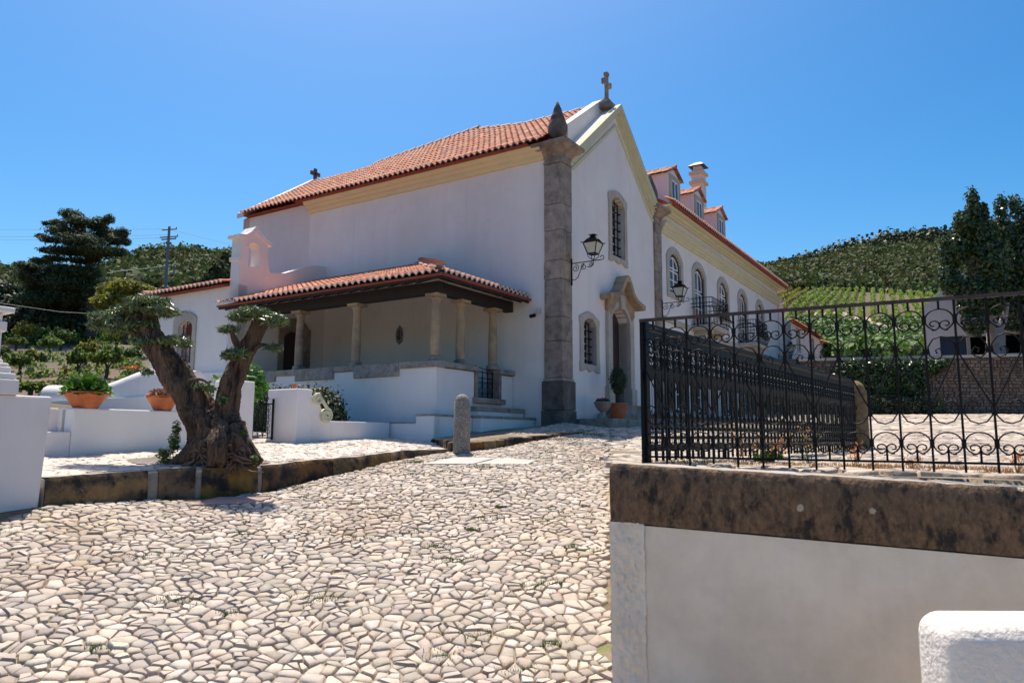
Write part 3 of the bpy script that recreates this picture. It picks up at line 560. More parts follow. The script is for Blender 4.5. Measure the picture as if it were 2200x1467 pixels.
# broken roof tile scraps beside the finial, gable cross
cr = obj('gable_cross', MB().box(3.12, 3.54, .12, .56, 9.52, 9.72), 'stone', chapel, bevel=.02)
mb = MB().box(3.22, 3.44, .2, .42, 9.72, 9.82).box(3.25, 3.41, .24, .38, 9.82, 9.88).box(3.28, 3.38, .26, .36, 9.88, 10.6).box(3.12, 3.54, .265, .355, 10.28, 10.4).box(3.09, 3.15, .25, .37, 10.25, 10.43).box(3.51, 3.57, .25, .37, 10.25, 10.43).box(3.25, 3.41, .25, .37, 10.56, 10.68)
obj('cross', mb, 'stone', cr, bevel=.015)
# windows of the front
def grille(parent, cx, z0, z1, w, y, nv, nh):
    mb = MB()
    for k in range(nv): x = cx - w / 2 + w * (k + .5) / nv; mb.bar((x, y, z0), (x, y, z1), .022)
    for k in range(nh): z = z0 + (z1 - z0) * (k + .5) / nh; mb.bar((cx - w / 2, y - .012, z), (cx + w / 2, y - .012, z), .03, .02)
    for k in range(nh): z = z0 + (z1 - z0) * (k + .5) / nh; mb.bar((cx + w / 2 - .02, y - .05, z), (cx + w / 2 - .02, y + .02, z), .03)
    obj('iron_grille', mb, 'iron', parent)
def chapel_window(cx, w, z0, z1, rise, lab, nh):
    fo = [(cx - w / 2 - .2, z0 - .2), (cx - w / 2 - .05, z0 - .2), (cx - w * .28, z0 - .13), (cx, z0 - .2), (cx + w * .28, z0 - .13), (cx + w / 2 + .05, z0 - .2), (cx + w / 2 + .2, z0 - .2), (cx + w / 2 + .2, z0), (cx + w / 2 + .17, z0 + .1), (cx + w / 2 + .17, z1 - rise), (cx + w / 2 + .2, z1 - rise + .05), (cx + w / 2 + .2, z1 - .0), (cx + w * .42, z1 + .1), (cx + w * .2, z1 + .16), (cx, z1 + .18), (cx - w * .2, z1 + .16), (cx - w * .42, z1 + .1), (cx - w / 2 - .2, z1 - .0), (cx - w / 2 - .2, z1 - rise + .05), (cx - w / 2 - .17, z1 - rise), (cx - w / 2 - .17, z0 + .1), (cx - w / 2 - .2, z0)]
    a = arch(cx, w, z0, z1, rise, 7); h = w / 2
    fi = [(cx - h, z0), (cx - h * .8, z0), (cx - h * .4, z0), (cx, z0), (cx + h * .4, z0), (cx + h * .8, z0), (cx + h, z0), (cx + h, z0 + .05), (cx + h, z0 + .1), (cx + h, z1 - rise - .02)] + [a[2], a[3], a[4]] + [((a[4][0] + a[5][0]) / 2, (a[4][1] + a[5][1]) / 2), a[5], ((a[6][0] + a[5][0]) / 2, (a[6][1] + a[5][1]) / 2)] + [a[6], a[7], a[8], (cx - h, z1 - rise - .02), (cx - h, z0 + .1), (cx - h, z0 + .05)]
    win = obj('window', MB().ring(fo, fi, .015, .3), 'stone_lt', chapel, bevel=.006, label=lab)
    obj('glass', MB().box(cx - h, cx + h, .33, .34, z0, z1), 'glass', win); s = MB()
    for k in range(4): x = cx - h + w * k / 3; s.box(x - .018, x + .018, .3, .332, z0, z1)
    for k in range(nh): z = z0 + (z1 - z0) * k / (nh - 1) * .97; s.box(cx - h, cx + h, .295, .33, z - .016, z + .016)
    obj('glazing_bars', s, 'white', win); grille(win, cx, z0, z1, w, .2, 4, nh - 1)
chapel_window(3.4, .86, 5.06, 6.82, .22, 'tall barred window high in the gable', 8); chapel_window(1.54, .72, 1.85, 3.05, .18, 'small barred window beside the door', 7)
# portal
dr = obj('portal', MB().ring([(2.53, .62), (4.27, .62), (4.27, 3.3)] + arch(3.4, 1.6, .5, 3.98, .36, 11)[2:] + [(2.53, 3.3)], [(2.8, .62), (4.0, .62), (4.0, 3.2)] + arch(3.4, 1.2, .5, 3.6, .34, 11)[2:] + [(2.8, 3.2)], -.03, .36), 'stone_lt', chapel, bevel=.01)
obj('door_leaf', MB().ext(arch(3.4, 1.2, .88, 3.6, .34), .34, .4), 'door', dr)
mb = MB()
for x in (2.94, 3.55): mb.box(x, x + .4, .325, .35, 1.1, 1.9).box(x, x + .4, .325, .35, 2.05, 2.95)
obj('door_panel', mb, 'door', dr, bevel=.01)
for x0, x1 in ((2.47, 2.83), (3.97, 4.33)): obj('jamb_base', MB().box(x0, x1, -.07, .2, .85, 1.35), 'stone_lt', dr, bevel=.01)
ped = [(2.2, 3.68), (2.2, 3.82), (2.45, 3.86), (2.75, 3.93), (2.98, 4.08), (3.13, 4.3), (3.28, 4.47), (3.4, 4.52), (3.52, 4.47), (3.67, 4.3), (3.82, 4.08), (4.05, 3.93), (4.35, 3.86), (4.6, 3.82), (4.6, 3.68)]
pin = [(2.3, 3.66), (2.35, 3.7), (2.5, 3.73), (2.78, 3.8), (3.03, 3.95), (3.2, 4.16), (3.32, 4.31), (3.4, 4.35), (3.48, 4.31), (3.6, 4.16), (3.77, 3.95), (4.02, 3.8), (4.3, 3.73), (4.45, 3.7), (4.5, 3.66)]
obj('curved_pediment', MB().ring(ped, pin, -.27, .08, closed=False).ext([(2.5, 3.45)] + pin[2:-2] + [(4.3, 3.45), (4.1, 3.3), (3.7, 3.72), (3.1, 3.72), (2.7, 3.3)], -.04, .07), 'column', dr, bevel=.01)
obj('keystone', MB().ext([(3.27, 3.55), (3.53, 3.55), (3.58, 3.95), (3.22, 3.95)], -.1, .05), 'stone_lt', dr, bevel=.015)
obj('door_threshold', MB().box(2.42, 4.38, -.22, .36, .6, .88), 'stone', dr, bevel=.02)
for i, (x0, x1, y, z) in enumerate(((1.9, 5.0, -.6, .6), (.62, 5.6, -1.0, .44))):
    st = obj('door_step', MB().box(x0 + .02, x1 - .02, y + .02, -.02, .0, z - .01), 'stone_dk', chapel); k = 4 if i else 3
    for j in range(k): a = x0 + (x1 - x0) * j / k; obj('step_stone', MB().box(a + .005, a + (x1 - x0) / k - .005, y, -.015 - .1 * i, .05, z), 'stone', st, bevel=.015)
# roof of the nave and of the lower chancel behind it
rf = obj('roof', MB().ext([(.0, 7.28), (3.33, 9.62), (6.6, 7.28)], .8, 9.3), 'tile_red', chapel)
sl = math.atan2(9.7 - 7.32, 3.33 + .38); upv = (math.cos(sl), 0, math.sin(sl)); nr = int(math.hypot(3.71, 2.38) / .33)
zr = lambda u: float(np.interp(u, [.5, 3.2, 4.9, 9.6], [9.70, 9.74, 10.0, 9.70]))
roof(rf, 'upper_roof_tiles', (-.4, 9.55, 7.3), (0, -1, 0), upv, 48, lambda c: 5 if 9.55 - (c + .5) * .19 < .8 else nr + 1, .19, .33, 300, 'tile_dark', upf=lambda c: Matrix.Rotation(-(math.atan2(zr(9.55 - (c + .5) * .19) - 7.32, 3.71) - sl), 4, 'Y'))
ridge(rf, [(3.33, .8, 9.7), (3.33, 3.2, 9.74), (3.33, 4.9, 9.98)], mt='tile_edge'); ridge(rf, [(3.33, 4.9, 10.02), (3.33, 9.5, 9.72)], r=.1, mt='tile_edge')
obj('eave_soffit', MB().ext([(-.36, 7.28), (.1, 7.26), (.1, 7.34), (-.36, 7.32)], .8, 9.4), 'tile_red', rf)
chancel = thing('chancel', 'lower rear end of the chapel with a small cross on its tiled roof', 'building', (3, 11, 0), CH)
obj('side_wall', MB().box(.3, .7, 9.13, 12.7, -.6, 7.42), 'plaster', chancel); obj('end_wall', MB().ext([(.3, -.6), (6.3, -.6), (6.3, 7.4), (3.33, 9.5), (.3, 7.42)], 12.4, 12.75), 'plaster', chancel)
obj('verge', MB().ring([(.1, 7.42), (3.33, 9.62), (6.5, 7.42)], [(.1, 7.6), (3.33, 9.8), (6.5, 7.6)], 12.5, 12.85, closed=False), 'plaster', chancel)
rf2 = obj('roof', MB().ext([(.1, 7.44), (3.33, 9.6), (6.4, 7.44)], 9.3, 12.5), 'tile_red', chancel)
sl = math.atan2(9.66 - 7.5, 3.33 - .0); roof(rf2, 'upper_roof_tiles', (0, 12.5, 7.5), (0, -1, 0), (math.cos(sl), 0, math.sin(sl)), 17, lambda c: 12, .19, .33, 300, 'tile_dark')
obj('roof_cross', MB().box(3.28, 3.4, 12.62, 12.7, 9.78, 10.2).box(3.12, 3.56, 12.62, 12.7, 9.93, 10.07), 'stone_dk', chancel)
# ------------------------------------------------------------------ porch
porch = thing('porch', 'columned loggia with low white wall and lean-to tiled roof along the chapel side', 'porch', (-1.5, 4.9, 0), CH)
pw = obj('parapet_wall', MB().box(-3.03, -2.72, 1.43, 8.3, -.4, 1.5), 'plaster', porch, bevel=.03)
obj('side_parapet', MB().box(-3.02, -1.6, 1.44, 1.74, -.3, 1.49).box(-.5, .05, 1.44, 1.74, -.3, 1.49).box(-1.6, -.5, 1.44, 1.74, -.3, .78), 'plaster', porch, bevel=.03)
obj('porch_floor', MB().box(-2.8, .06, 1.6, 8.4, .2, .84), 'stone_dk', porch)
for a, b, d in ((1.36, 2.46, .13), (2.47, 3.86, .3), (3.87, 4.52, .12), (4.53, 5.86, .29), (5.87, 6.6, .14), (6.61, 8.3, .27)): obj('coping_stone', MB().box(-3.08, -2.68, a, b, 1.62 - d, 1.63), 'coping', porch, bevel=.015)
for a, b in ((-2.675, -1.52), (-.62, .05)): obj('coping_stone', MB().box(a, b, 1.37, 1.8, 1.5, 1.62), 'coping', porch, bevel=.015)
for a in (-1.6, -.62): obj('gate_jamb', MB().box(a, a + .1, 1.4, 1.78, .86, 1.5), 'stone', porch, bevel=.01)
obj('gate_sill', MB().box(-1.68, -.44, 1.32, 1.8, .76, .89), 'stone', porch, bevel=.02)
def column(v, u):
    c = (v, u, 0); col = obj('column', MB().lathe([(.105, 1.72), (.112, 1.9), (.112, 2.2), (.1, 2.6), (.088, 2.95)], c, 16), 'column', porch, smooth=True, ang=50)
    obj('base', MB().lathe([(.16, 1.62), (.16, 1.67), (.14, 1.675), (.155, 1.69), (.155, 1.715), (.125, 1.73), (.105, 1.75)], c, 16), 'coping', col, smooth=True, ang=50)
    mb = MB().lathe([(.088, 2.93), (.1, 2.94), (.1, 2.965), (.09, 2.97), (.13, 3.03)], c, 16); mb.box(v - .17, v + .17, u - .17, u + .17, 3.055, 3.12); mb.lathe([(.11, 3.0), (.155, 3.056)], c, 4, sq=False); obj('capital', mb, 'column', col)
for v, u in ((-2.87, 1.6), (-2.87, 4.0), (-2.87, 5.97), (-1.95, 1.6), (-.63, 1.6)): column(v, u)
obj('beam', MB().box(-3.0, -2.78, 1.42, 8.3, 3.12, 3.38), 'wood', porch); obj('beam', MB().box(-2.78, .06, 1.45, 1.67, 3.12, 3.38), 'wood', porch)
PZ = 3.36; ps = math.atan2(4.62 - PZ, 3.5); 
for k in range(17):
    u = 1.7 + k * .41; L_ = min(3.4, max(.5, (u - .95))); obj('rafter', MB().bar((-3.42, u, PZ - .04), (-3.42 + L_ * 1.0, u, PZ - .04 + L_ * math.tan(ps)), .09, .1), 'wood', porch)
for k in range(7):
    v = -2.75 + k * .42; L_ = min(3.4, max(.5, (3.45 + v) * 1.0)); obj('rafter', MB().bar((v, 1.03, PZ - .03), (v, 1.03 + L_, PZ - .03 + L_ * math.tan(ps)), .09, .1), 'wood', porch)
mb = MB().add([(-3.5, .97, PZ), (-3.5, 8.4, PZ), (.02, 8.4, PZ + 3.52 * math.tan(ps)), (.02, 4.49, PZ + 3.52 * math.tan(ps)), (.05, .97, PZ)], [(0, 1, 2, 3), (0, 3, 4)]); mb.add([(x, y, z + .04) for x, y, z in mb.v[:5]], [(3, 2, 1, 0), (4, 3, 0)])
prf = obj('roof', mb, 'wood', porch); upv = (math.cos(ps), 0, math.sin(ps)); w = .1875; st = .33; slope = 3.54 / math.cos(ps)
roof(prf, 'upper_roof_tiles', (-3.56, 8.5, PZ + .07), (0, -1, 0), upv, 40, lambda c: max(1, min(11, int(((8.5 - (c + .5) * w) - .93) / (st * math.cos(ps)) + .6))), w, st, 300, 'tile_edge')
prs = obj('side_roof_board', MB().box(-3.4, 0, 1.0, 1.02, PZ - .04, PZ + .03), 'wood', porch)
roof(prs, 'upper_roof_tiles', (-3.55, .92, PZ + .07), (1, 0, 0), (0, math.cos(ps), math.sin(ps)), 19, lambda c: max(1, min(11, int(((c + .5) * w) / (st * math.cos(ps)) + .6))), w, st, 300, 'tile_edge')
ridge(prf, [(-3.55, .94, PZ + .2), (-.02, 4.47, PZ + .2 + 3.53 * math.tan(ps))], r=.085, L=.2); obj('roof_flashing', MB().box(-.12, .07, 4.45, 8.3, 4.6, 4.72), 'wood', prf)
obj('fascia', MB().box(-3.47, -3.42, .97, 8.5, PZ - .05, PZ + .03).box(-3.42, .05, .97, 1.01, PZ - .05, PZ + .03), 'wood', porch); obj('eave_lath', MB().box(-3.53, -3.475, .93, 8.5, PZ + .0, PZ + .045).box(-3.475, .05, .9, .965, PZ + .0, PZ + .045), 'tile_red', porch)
pl = thing('wall_plaque', 'small dark glazed oval plaque on the shaded wall inside the porch', 'plaque', (.05, 5.24, 2.8), CH)
obj('panel', MB().ext([(5.24 + x, 2.82 + z) for x, z in ((-.1, -.2), (0, -.28), (.1, -.2), (.13, 0), (.1, .18), (.05, .2), (0, .28), (-.05, .2), (-.1, .18), (-.13, 0))], .03, .058, 'x'), 'ceramic', pl, bevel=.008); obj('relief', MB().lathe([(.02, 2.66), (.05, 2.7), (.04, 2.85), (.03, 2.9), (.035, 2.94), (.005, 2.98)], (.03, 5.24, 0), 8), 'stone_dk', pl)
# little gate of the porch
def scroll(c, r0_, turns, sx=1, sz=1, n=18, a0=0, plane='xz'):
    out = []
    for k in range(n + 1):
        t = k / n; a = a0 + t * turns * 2 * PI; r_ = r0_ * (1 - .78 * t); x = c[0] + sx * r_ * math.cos(a); z = c[2] + sz * r_ * math.sin(a); out.append((x, c[1], z) if plane == 'xz' else (c[0], c[1] + sx * r_ * math.cos(a), z))
    return out
pg = thing('porch_gate', 'small wrought iron gate with scrolls at the top of the porch steps', 'gate', (-1.06, 1.6, .89), CH)
mb = MB(); 
for x in (-1.49, -1.28, -1.06, -.84, -.63): mb.bar((x, 1.6, .92), (x, 1.6, 1.55), .018)
for z in (.94, 1.38, 1.52): mb.bar((-1.49, 1.6, z), (-.63, 1.6, z), .018)
obj('gate_frame', mb, 'iron', pg); mb = MB()
for x in (-1.38, -1.17, -.95, -.74):
    for z, s in ((1.26, 1), (1.03, -1)): mb.tube(scroll((x - .05, 1.6, z), .045, 1.3, -1, s), .006, 5); mb.tube(scroll((x + .05, 1.6, z), .045, 1.3, 1, s), .006, 5)
    mb.bar((x - .09, 1.6, 1.22), (x, 1.6, 1.07), .008); mb.bar((x + .09, 1.6, 1.22), (x, 1.6, 1.07), .008)
mb.tube([(-1.49, 1.6, 1.55), (-1.45, 1.6, 1.64), (-1.35, 1.6, 1.67), (-1.2, 1.6, 1.63), (-.63, 1.6, 1.55)], .008, 5); obj('scrollwork', mb, 'iron', pg)
# steps and low plinth in front of the porch
ps_ = thing('porch_steps', 'white plastered steps with worn stone treads climbing to the porch gate', 'steps', (-1.8, 1.0, 0), CH)
obj('plinth', MB().box(-3.6, -2.28, 1.0, 1.42, -.5, .41), 'plaster', ps_, bevel=.015); obj('lower_riser', MB().box(-2.26, -.0, .78, 1.42, -.4, .4), 'plaster', ps_, bevel=.015); obj('upper_riser', MB().box(-1.92, .0, 1.1, 1.42, .3, .6), 'plaster', ps_, bevel=.015)
for a, b in ((-2.29, -1.5), (-1.49, -.8), (-.79, .03)): obj('tread_stone', MB().box(a, b, .75, 1.42, .4, .455), 'coping', ps_, bevel=.012)
for a, b in ((-1.95, -1.2), (-1.19, -.62), (-.61, .03)): obj('tread_stone', MB().box(a, b, 1.07, 1.42, .56, .67), 'coping', ps_, bevel=.012)
obj('tread_stone', MB().box(-3.62, -2.3, .98, 1.42, .41, .45), 'coping', ps_, bevel=.01)
lp = thing('low_parapet', 'low white wall with stepped top in front of the porch', 'wall', (-3.5, 2.4, 0), CH)
obj('wall_body', MB().ext([(1.0, -.5), (1.0, .42), (1.47, .42), (1.47, .27), (3.7, .27), (3.7, .36), (4.6, .36), (4.6, -.5)], -3.62, -3.4, 'x'), 'plaster_st', lp, bevel=.02)
obj('coping', MB().box(-3.63, -3.38, 1.02, 1.48, .421, .445).box(-3.63, -3.38, 1.5, 3.68, .271, .29), 'coping', lp)

# ------------------------------------------------------------------ bell gable and left wing
wing = thing('side_wing', 'low white wing with a tiled eave and one stone framed barred window', 'building', (-1, 10.3, 0), CH)
ww = obj('front_wall', MB().box(-3.03, -2.6, 8.3, 12.25, .2, 4.05), 'plaster', wing)
def xarch(c, w, z0, z1, rise, n=9): return arch(c, w, z0, z1, rise, n)
cut(ww, [cutter(arch(10.55, .66, 2.02, 3.24, .16), -3.2, -2.5, wing, 'x')])
cut_o = arch(10.6, 1.08, 1.78, 3.5, .2, 11)
wn = obj('window', MB().ring(cut_o, arch(10.55, .66, 2.02, 3.24, .16, 11), -3.075, -2.8, ax='x'), 'stone_lt', wing, bevel=.01, label='stone framed window with reddish bars')
obj('glass', MB().box(-2.72, -2.7, 10.2, 10.9, 2.0, 3.3), 'glass', wn); obj('shutter', MB().ext(arch(10.55, .66, 2.85, 3.24, .16), -2.82, -2.79, 'x'), 'shutter', wn)
mb = MB()
for k in range(4): mb.bar((-2.94, 10.28 + k * .18, 2.0), (-2.94, 10.28 + k * .18, 3.3), .022)
for z in (2.2, 2.5, 2.83): mb.bar((-2.95, 10.2, z), (-2.95, 10.9, z), .03, .022)
obj('iron_grille', mb, 'shutter', wn); mb = MB()
for k in range(3): mb.box(-2.75, -2.73, 10.24 + k * .28, 10.28 + k * .28, 2.0, 3.2)
for z in (2.05, 2.4, 2.8): mb.box(-2.75, -2.73, 10.2, 10.9, z, z + .035)
obj('glazing_bars', mb, 'white', wn)
obj('end_wall', MB().ext([(-3.02, .2), (0.3, .2), (0.3, 4.85), (-3.02, 4.05)], 11.9, 12.24), 'plaster', wing); obj('floor_ledge', MB().box(-3.35, -3.03, 8.3, 12.4, .2, 1.66), 'plaster', wing, bevel=.02)
wr = obj('roof', MB().ext([(-3.2, 4.02), (.3, 4.85), (.3, 4.91), (-3.2, 4.08)], 8.7, 12.4), 'tile_red', wing); a_ = math.atan2(.83, 3.5)
roof(wr, 'upper_roof_tiles', (-3.3, 12.45, 4.1), (0, -1, 0), (math.cos(a_), 0, math.sin(a_)), 20, lambda c: 6, .19, .33, 300, 'tile_edge'); ridge(wr, [(-3.3, 12.45, 4.16), (-.3, 12.45, 4.88)])
bell = thing('bell_gable', 'small white belfry with an arched opening and curved cap above the porch roof', 'bell gable', (-2.6, 8.5, 0), CH)
out = [(-3.03, .6), (.06, .6), (.06, 5.15), (-.4, 5.1), (-.9, 4.92), (-1.5, 4.65), (-2.0, 4.56), (-2.05, 4.62), (-2.09, 4.8), (-2.13, 5.0), (-2.13, 5.36), (-3.03, 5.36)]
bw = obj('wall', MB().ext(out, 8.3, 8.68), 'plaster', bell); cut(bw, [cutter(arch(-2.58, .36, 4.62, 5.36 - .05, .17, 11), 8, 9, bell), cutter([(-1.5, .7), (-.62, .7)] + arch(-1.06, .88, .7, 3.0, .2)[2:], 8, 8.55, bell)])
cap = [(-3.12, 5.34), (-2.9, 5.36), (-2.75, 5.45), (-2.6, 5.6), (-2.45, 5.5), (-2.25, 5.36), (-2.04, 5.3)]; cap2 = [(-3.14, 5.43), (-2.9, 5.47), (-2.74, 5.58), (-2.6, 5.76), (-2.42, 5.6), (-2.22, 5.46), (-2.0, 5.4)]
obj('cap_moulding', MB().ring(cap, cap2, 8.24, 8.75, closed=False), 'plaster', bell, bevel=.01); obj('gable_infill', MB().ext([(-3.02, 5.3)] + cap[1:-1] + [(-2.14, 5.3)], 8.302, 8.678), 'plaster', bell)
obj('impost', MB().box(-2.86, -2.76, 8.27, 8.7, 5.12, 5.17).box(-2.4, -2.3, 8.27, 8.7, 5.12, 5.17).box(-3.07, -3.02, 8.26, 8.72, 4.72, 4.84), 'plaster', bell, bevel=.01)
pd = obj('doorway', MB().ring([(-1.64, .84), (-.48, .84), (-.48, 3.1)] + arch(-1.06, 1.0, .84, 3.38, .26, 9)[2:] + [(-1.64, 3.1)], [(-1.46, .84), (-.66, .84), (-.66, 2.8)] + arch(-1.06, .78, .84, 3.0, .2, 9)[2:] + [(-1.46, 2.8)], 8.25, 8.5), 'stone', bell); obj('door_leaf', MB().box(-1.5, -.62, 8.45, 8.5, .84, 3.05), 'door', pd)

# ------------------------------------------------------------------ manor house
manor = thing('manor_house', 'long white two storey house with arched windows, tiled eave and three dormers', 'house', (14.5, 0, 0), CH)
mw = obj('front_wall', MB().box(6.66, 22.64, .06, .5, -.4, 7.45), 'plaster', manor)
obj('end_wall', MB().box(22.2, 22.63, .5, 9, -.4, 7.44), 'plaster', manor)
wc = [7.97, 10.47, 13.4, 16.2, 19.1]; cs = []
for i, c in enumerate(wc): cs.append(cutter(arch(c, 1.08, 3.95 if i in (1, 3) else 4.78, 6.14, .3), 0, .6, manor)); cs.append(cutter(arch(c, 1.08, .8, 3.2, .3), 0, .6, manor))
cut(mw, cs)
for i, c in enumerate(wc):
    sash_window(manor, c, 3.95 if i in (1, 3) else 4.78, 6.14, 1.08, .3, y0=.06, rows=2, door=i in (1, 3), trans=.6, name='balcony_door' if i in (1, 3) else 'window')
    sash_window(manor, c, .8, 3.2, 1.08, .3, y0=.06, rows=3, door=True, trans=.7, name='lower_window')
def mould(name, prof, a, b, mt, parent):
    mb = MB(); n = len(prof); mb.add([(a, p[0], p[1]) for p in prof] + [(b, p[0], p[1]) for p in prof], [(i, i + n, (i + 1) % n + n, (i + 1) % n) for i in range(n)] + [tuple(range(n)), tuple(range(2 * n - 1, n - 1, -1))]); return obj(name, mb, mt, parent)
mould('lower_cornice', [(.08, 6.6), (.0, 6.6), (-.02, 6.68), (-.06, 6.7), (-.07, 6.78), (-.12, 6.8), (-.13, 6.88), (-.19, 6.92), (-.19, 6.96), (.08, 6.99)], 6.68, 22.74, 'front_tint_green', manor)
mould('upper_cornice', [(.08, 7.31), (.0, 7.31), (-.03, 7.35), (-.12, 7.37), (-.15, 7.41), (-.27, 7.43), (-.31, 7.47), (-.4, 7.49), (.08, 7.515)], 6.68, 22.82, 'front_tint_green', manor)
obj('string_course', MB().box(6.67, 22.66, .0, .09, 3.7, 3.86), 'stone_lt', manor)
mr = obj('roof', MB().ext([(-.36, 7.5), (5, 10.7), (10.4, 7.5)], 6.9, 22.9, 'x'), 'tile_red', manor)
roof(mr, 'upper_roof_tiles', (6.7, -.46, 7.55), (1, 0, 0), (0, math.cos(.54), math.sin(.54)), 85, lambda c: 1, .19, .33, 300, 'tile_edge', h=.05); obj('eave_soffit', MB().ext([(-.44, 7.46), (-.1, 7.5), (-.1, 7.56), (-.44, 7.52)], 6.7, 22.95, 'x'), 'tile_red', mr)
for i, c in enumerate((8.77, 11.4, 14.2)):
    d = obj('dormer', MB().ext([(c - .62, 7.8), (c + .62, 7.8), (c + .62, 9.14), (c, 9.42), (c - .62, 9.14)], .3, 2.6), 'plaster', manor)
    obj('window_surround', MB().ring([(c - .5, 8.0), (c + .5, 8.0), (c + .5, 9.14), (c - .5, 9.14)], [(c - .33, 8.2), (c + .33, 8.2), (c + .33, 8.98), (c - .33, 8.98)], .25, .31), 'stone_lt', d); obj('dormer_glass', MB().box(c - .34, c + .34, .28, .295, 8.15, 9.0), 'glass', d)
    obj('dormer_sash', MB().box(c - .33, c - .27, .262, .281, 8.2, 8.98).box(c - .03, c + .03, .262, .281, 8.2, 8.98).box(c + .27, c + .33, .262, .281, 8.2, 8.98).box(c - .33, c + .33, .262, .282, 8.92, 8.98), 'white', d)
    for s in (-1, 1):
        mb = MB()
        for r_ in range(5):
            for q in range(9):
                x0 = .78 - r_ * .16; x1 = x0 - .18; z0 = 9.1 + r_ * .075; y = .2 + q * .27
                mb.add([(c + s * x0, y, z0 + .05), (c + s * x1, y, z0 + .15), (c + s * x1, y + .3, z0 + .13), (c + s * x0, y + .3, z0 + .03), (c + s * x0, y, z0), (c + s * x1, y, z0 + .1), (c + s * (x0 + x1) / 2, y + .01, z0 + .145), (c + s * (x0 + x1) / 2, y + .3, z0 + .12)], [(0, 6, 7, 3), (6, 1, 2, 7), (0, 4, 5, 1)])
        obj('dormer_roof', mb, 'tile', d)
    ridge(d, [(c, .18, 9.5), (c, 2.5, 9.5)], r=.065, L=.32)
ch_ = obj('chimney', MB().box(16.45, 17.00, 1.75, 2.25, 8.5, 12.1), 'plaster', manor); obj('chimney_band', MB().box(16.36, 17.09, 1.66, 2.34, 11.55, 11.68).box(16.36, 17.09, 1.66, 2.34, 11.98, 12.12), 'ochre', ch_); obj('chimney_top', MB().box(16.52, 16.93, 1.82, 2.18, 12.12, 12.4), 'plaster', ch_)
obj('chimney_cap', MB().add([(16.34, 1.62, 12.4), (17.12, 1.62, 12.4), (17.12, 2.38, 12.4), (16.34, 2.38, 12.4), (16.60, 1.85, 12.6), (16.85, 1.85, 12.6), (16.85, 2.15, 12.6), (16.60, 2.15, 12.6)], [(3, 2, 1, 0), (4, 5, 6, 7), (0, 1, 5, 4), (1, 2, 6, 5), (2, 3, 7, 6), (3, 0, 4, 7)]), 'metal_cap', ch_)
for i in (1, 3):                                        # balconies
    c = wc[i]; b = obj('balcony', MB().box(c - 1.0, c + 1.0, -.72, .06, 3.74, 3.9), 'stone_lt', manor, bevel=.02, label='nearer iron balcony with a stone slab' if i == 1 else 'farther iron balcony with a stone slab')
    for x in (c - .7, c + .5): obj('bracket', MB().ext([(.05, 3.74), (-.6, 3.74), (-.58, 3.62), (-.4, 3.58), (-.3, 3.45), (-.12, 3.42), (.05, 3.2)], x, x + .2, 'x'), 'stone_lt', b, bevel=.01)
    mb = MB()
    for x in np.arange(c - .95, c + .96, .1): mb.tube([(x, -.68, 3.9), (x, -.72, 4.05), (x, -.8, 4.2), (x, -.74, 4.4), (x, -.7, 4.55), (x, -.7, 4.85)], .009, 4)
    for y in np.arange(-.6, 0, .11):
        for x in (c - .95, c + .95): mb.tube([(x, y, 3.9), (x + (.04 if x > c else -.04), y, 4.15), (x, y, 4.4), (x, y, 4.85)], .009, 4)
    for z in (3.94, 4.55, 4.68, 4.86): mb.tube([(c - .95, .05, z), (c - .95, -.7, z), (c + .95, -.7, z), (c + .95, .05, z)], .014, 4)
    for x in np.arange(c - .9, c + .9, .2): mb.tube(scroll((x + .1, -.8, 4.2), .07, 1.3), .008, 4)
    obj('iron_railing', mb, 'iron', b)
low = thing('annex', 'low white annex with red verge tiles beyond the end of the manor', 'building', (27, 0, 0), CH)
lw = obj('front_wall', MB().box(22.66, 32.9, -.55, -.2, .2, 5.75), 'plaster', low); obj('end_wall', MB().ext([(-.54, .2), (.05, .2), (.05, 6.1), (-.54, 5.75)], 22.66, 23.0, 'x'), 'plaster', low); cut(lw, [cutter([(23.9, 4.5), (24.6, 4.5), (24.6, 5.5), (23.9, 5.5)], -.7, -.35, low), cutter([(27.5, 4.45), (28.3, 4.45), (28.3, 5.45), (27.5, 5.45)], -.7, -.35, low), cutter([(23.9, 2.5), (24.8, 2.5), (24.8, 3.0), (23.9, 3.0)], -.7, -.45, low)])
for x0, x1, z0, z1 in ((23.9, 24.6, 4.5, 5.5), (27.5, 28.3, 4.45, 5.45), (23.9, 24.8, 2.5, 3.0)): w_ = obj('window', MB().ring([(x0 - .12, z0 - .12), (x1 + .12, z0 - .12), (x1 + .12, z1 + .12), (x0 - .12, z1 + .12)], [(x0, z0), (x1, z0), (x1, z1), (x0, z1)], -.57, -.5), 'stone_lt', low); obj('shutter', MB().box(x0, x1, -.45, -.43, z0, z1), 'front_tint_green', w_)
lr = obj('roof', MB().ext([(-.7, 5.72), (3, 7.2), (6, 5.72)], 22.7, 30.3, 'x').ext([(-.8, 5.5), (3, 7.0), (6, 5.5)], 30.3, 33.3, 'x'), 'tile_red', low)
roof(lr, 'upper_roof_tiles', (22.7, -.8, 5.75), (1, 0, 0), (0, .92, .38), 40, lambda c: 1, .19, .33, 60, 'tile', h=.04); roof(lr, 'lower_roof_tiles', (30.3, -.9, 5.53), (1, 0, 0), (0, .92, .38), 16, lambda c: 1, .19, .33, 60, 'tile', h=.04)
lc = obj('chimney', MB().box(22.75, 23.3, .0, .5, 5.8, 6.9), 'plaster', low); obj('chimney_cap', MB().box(22.68, 23.37, -.07, .57, 6.6, 6.7).box(22.85, 23.2, .1, .4, 6.9, 7.05), 'plaster', lc)

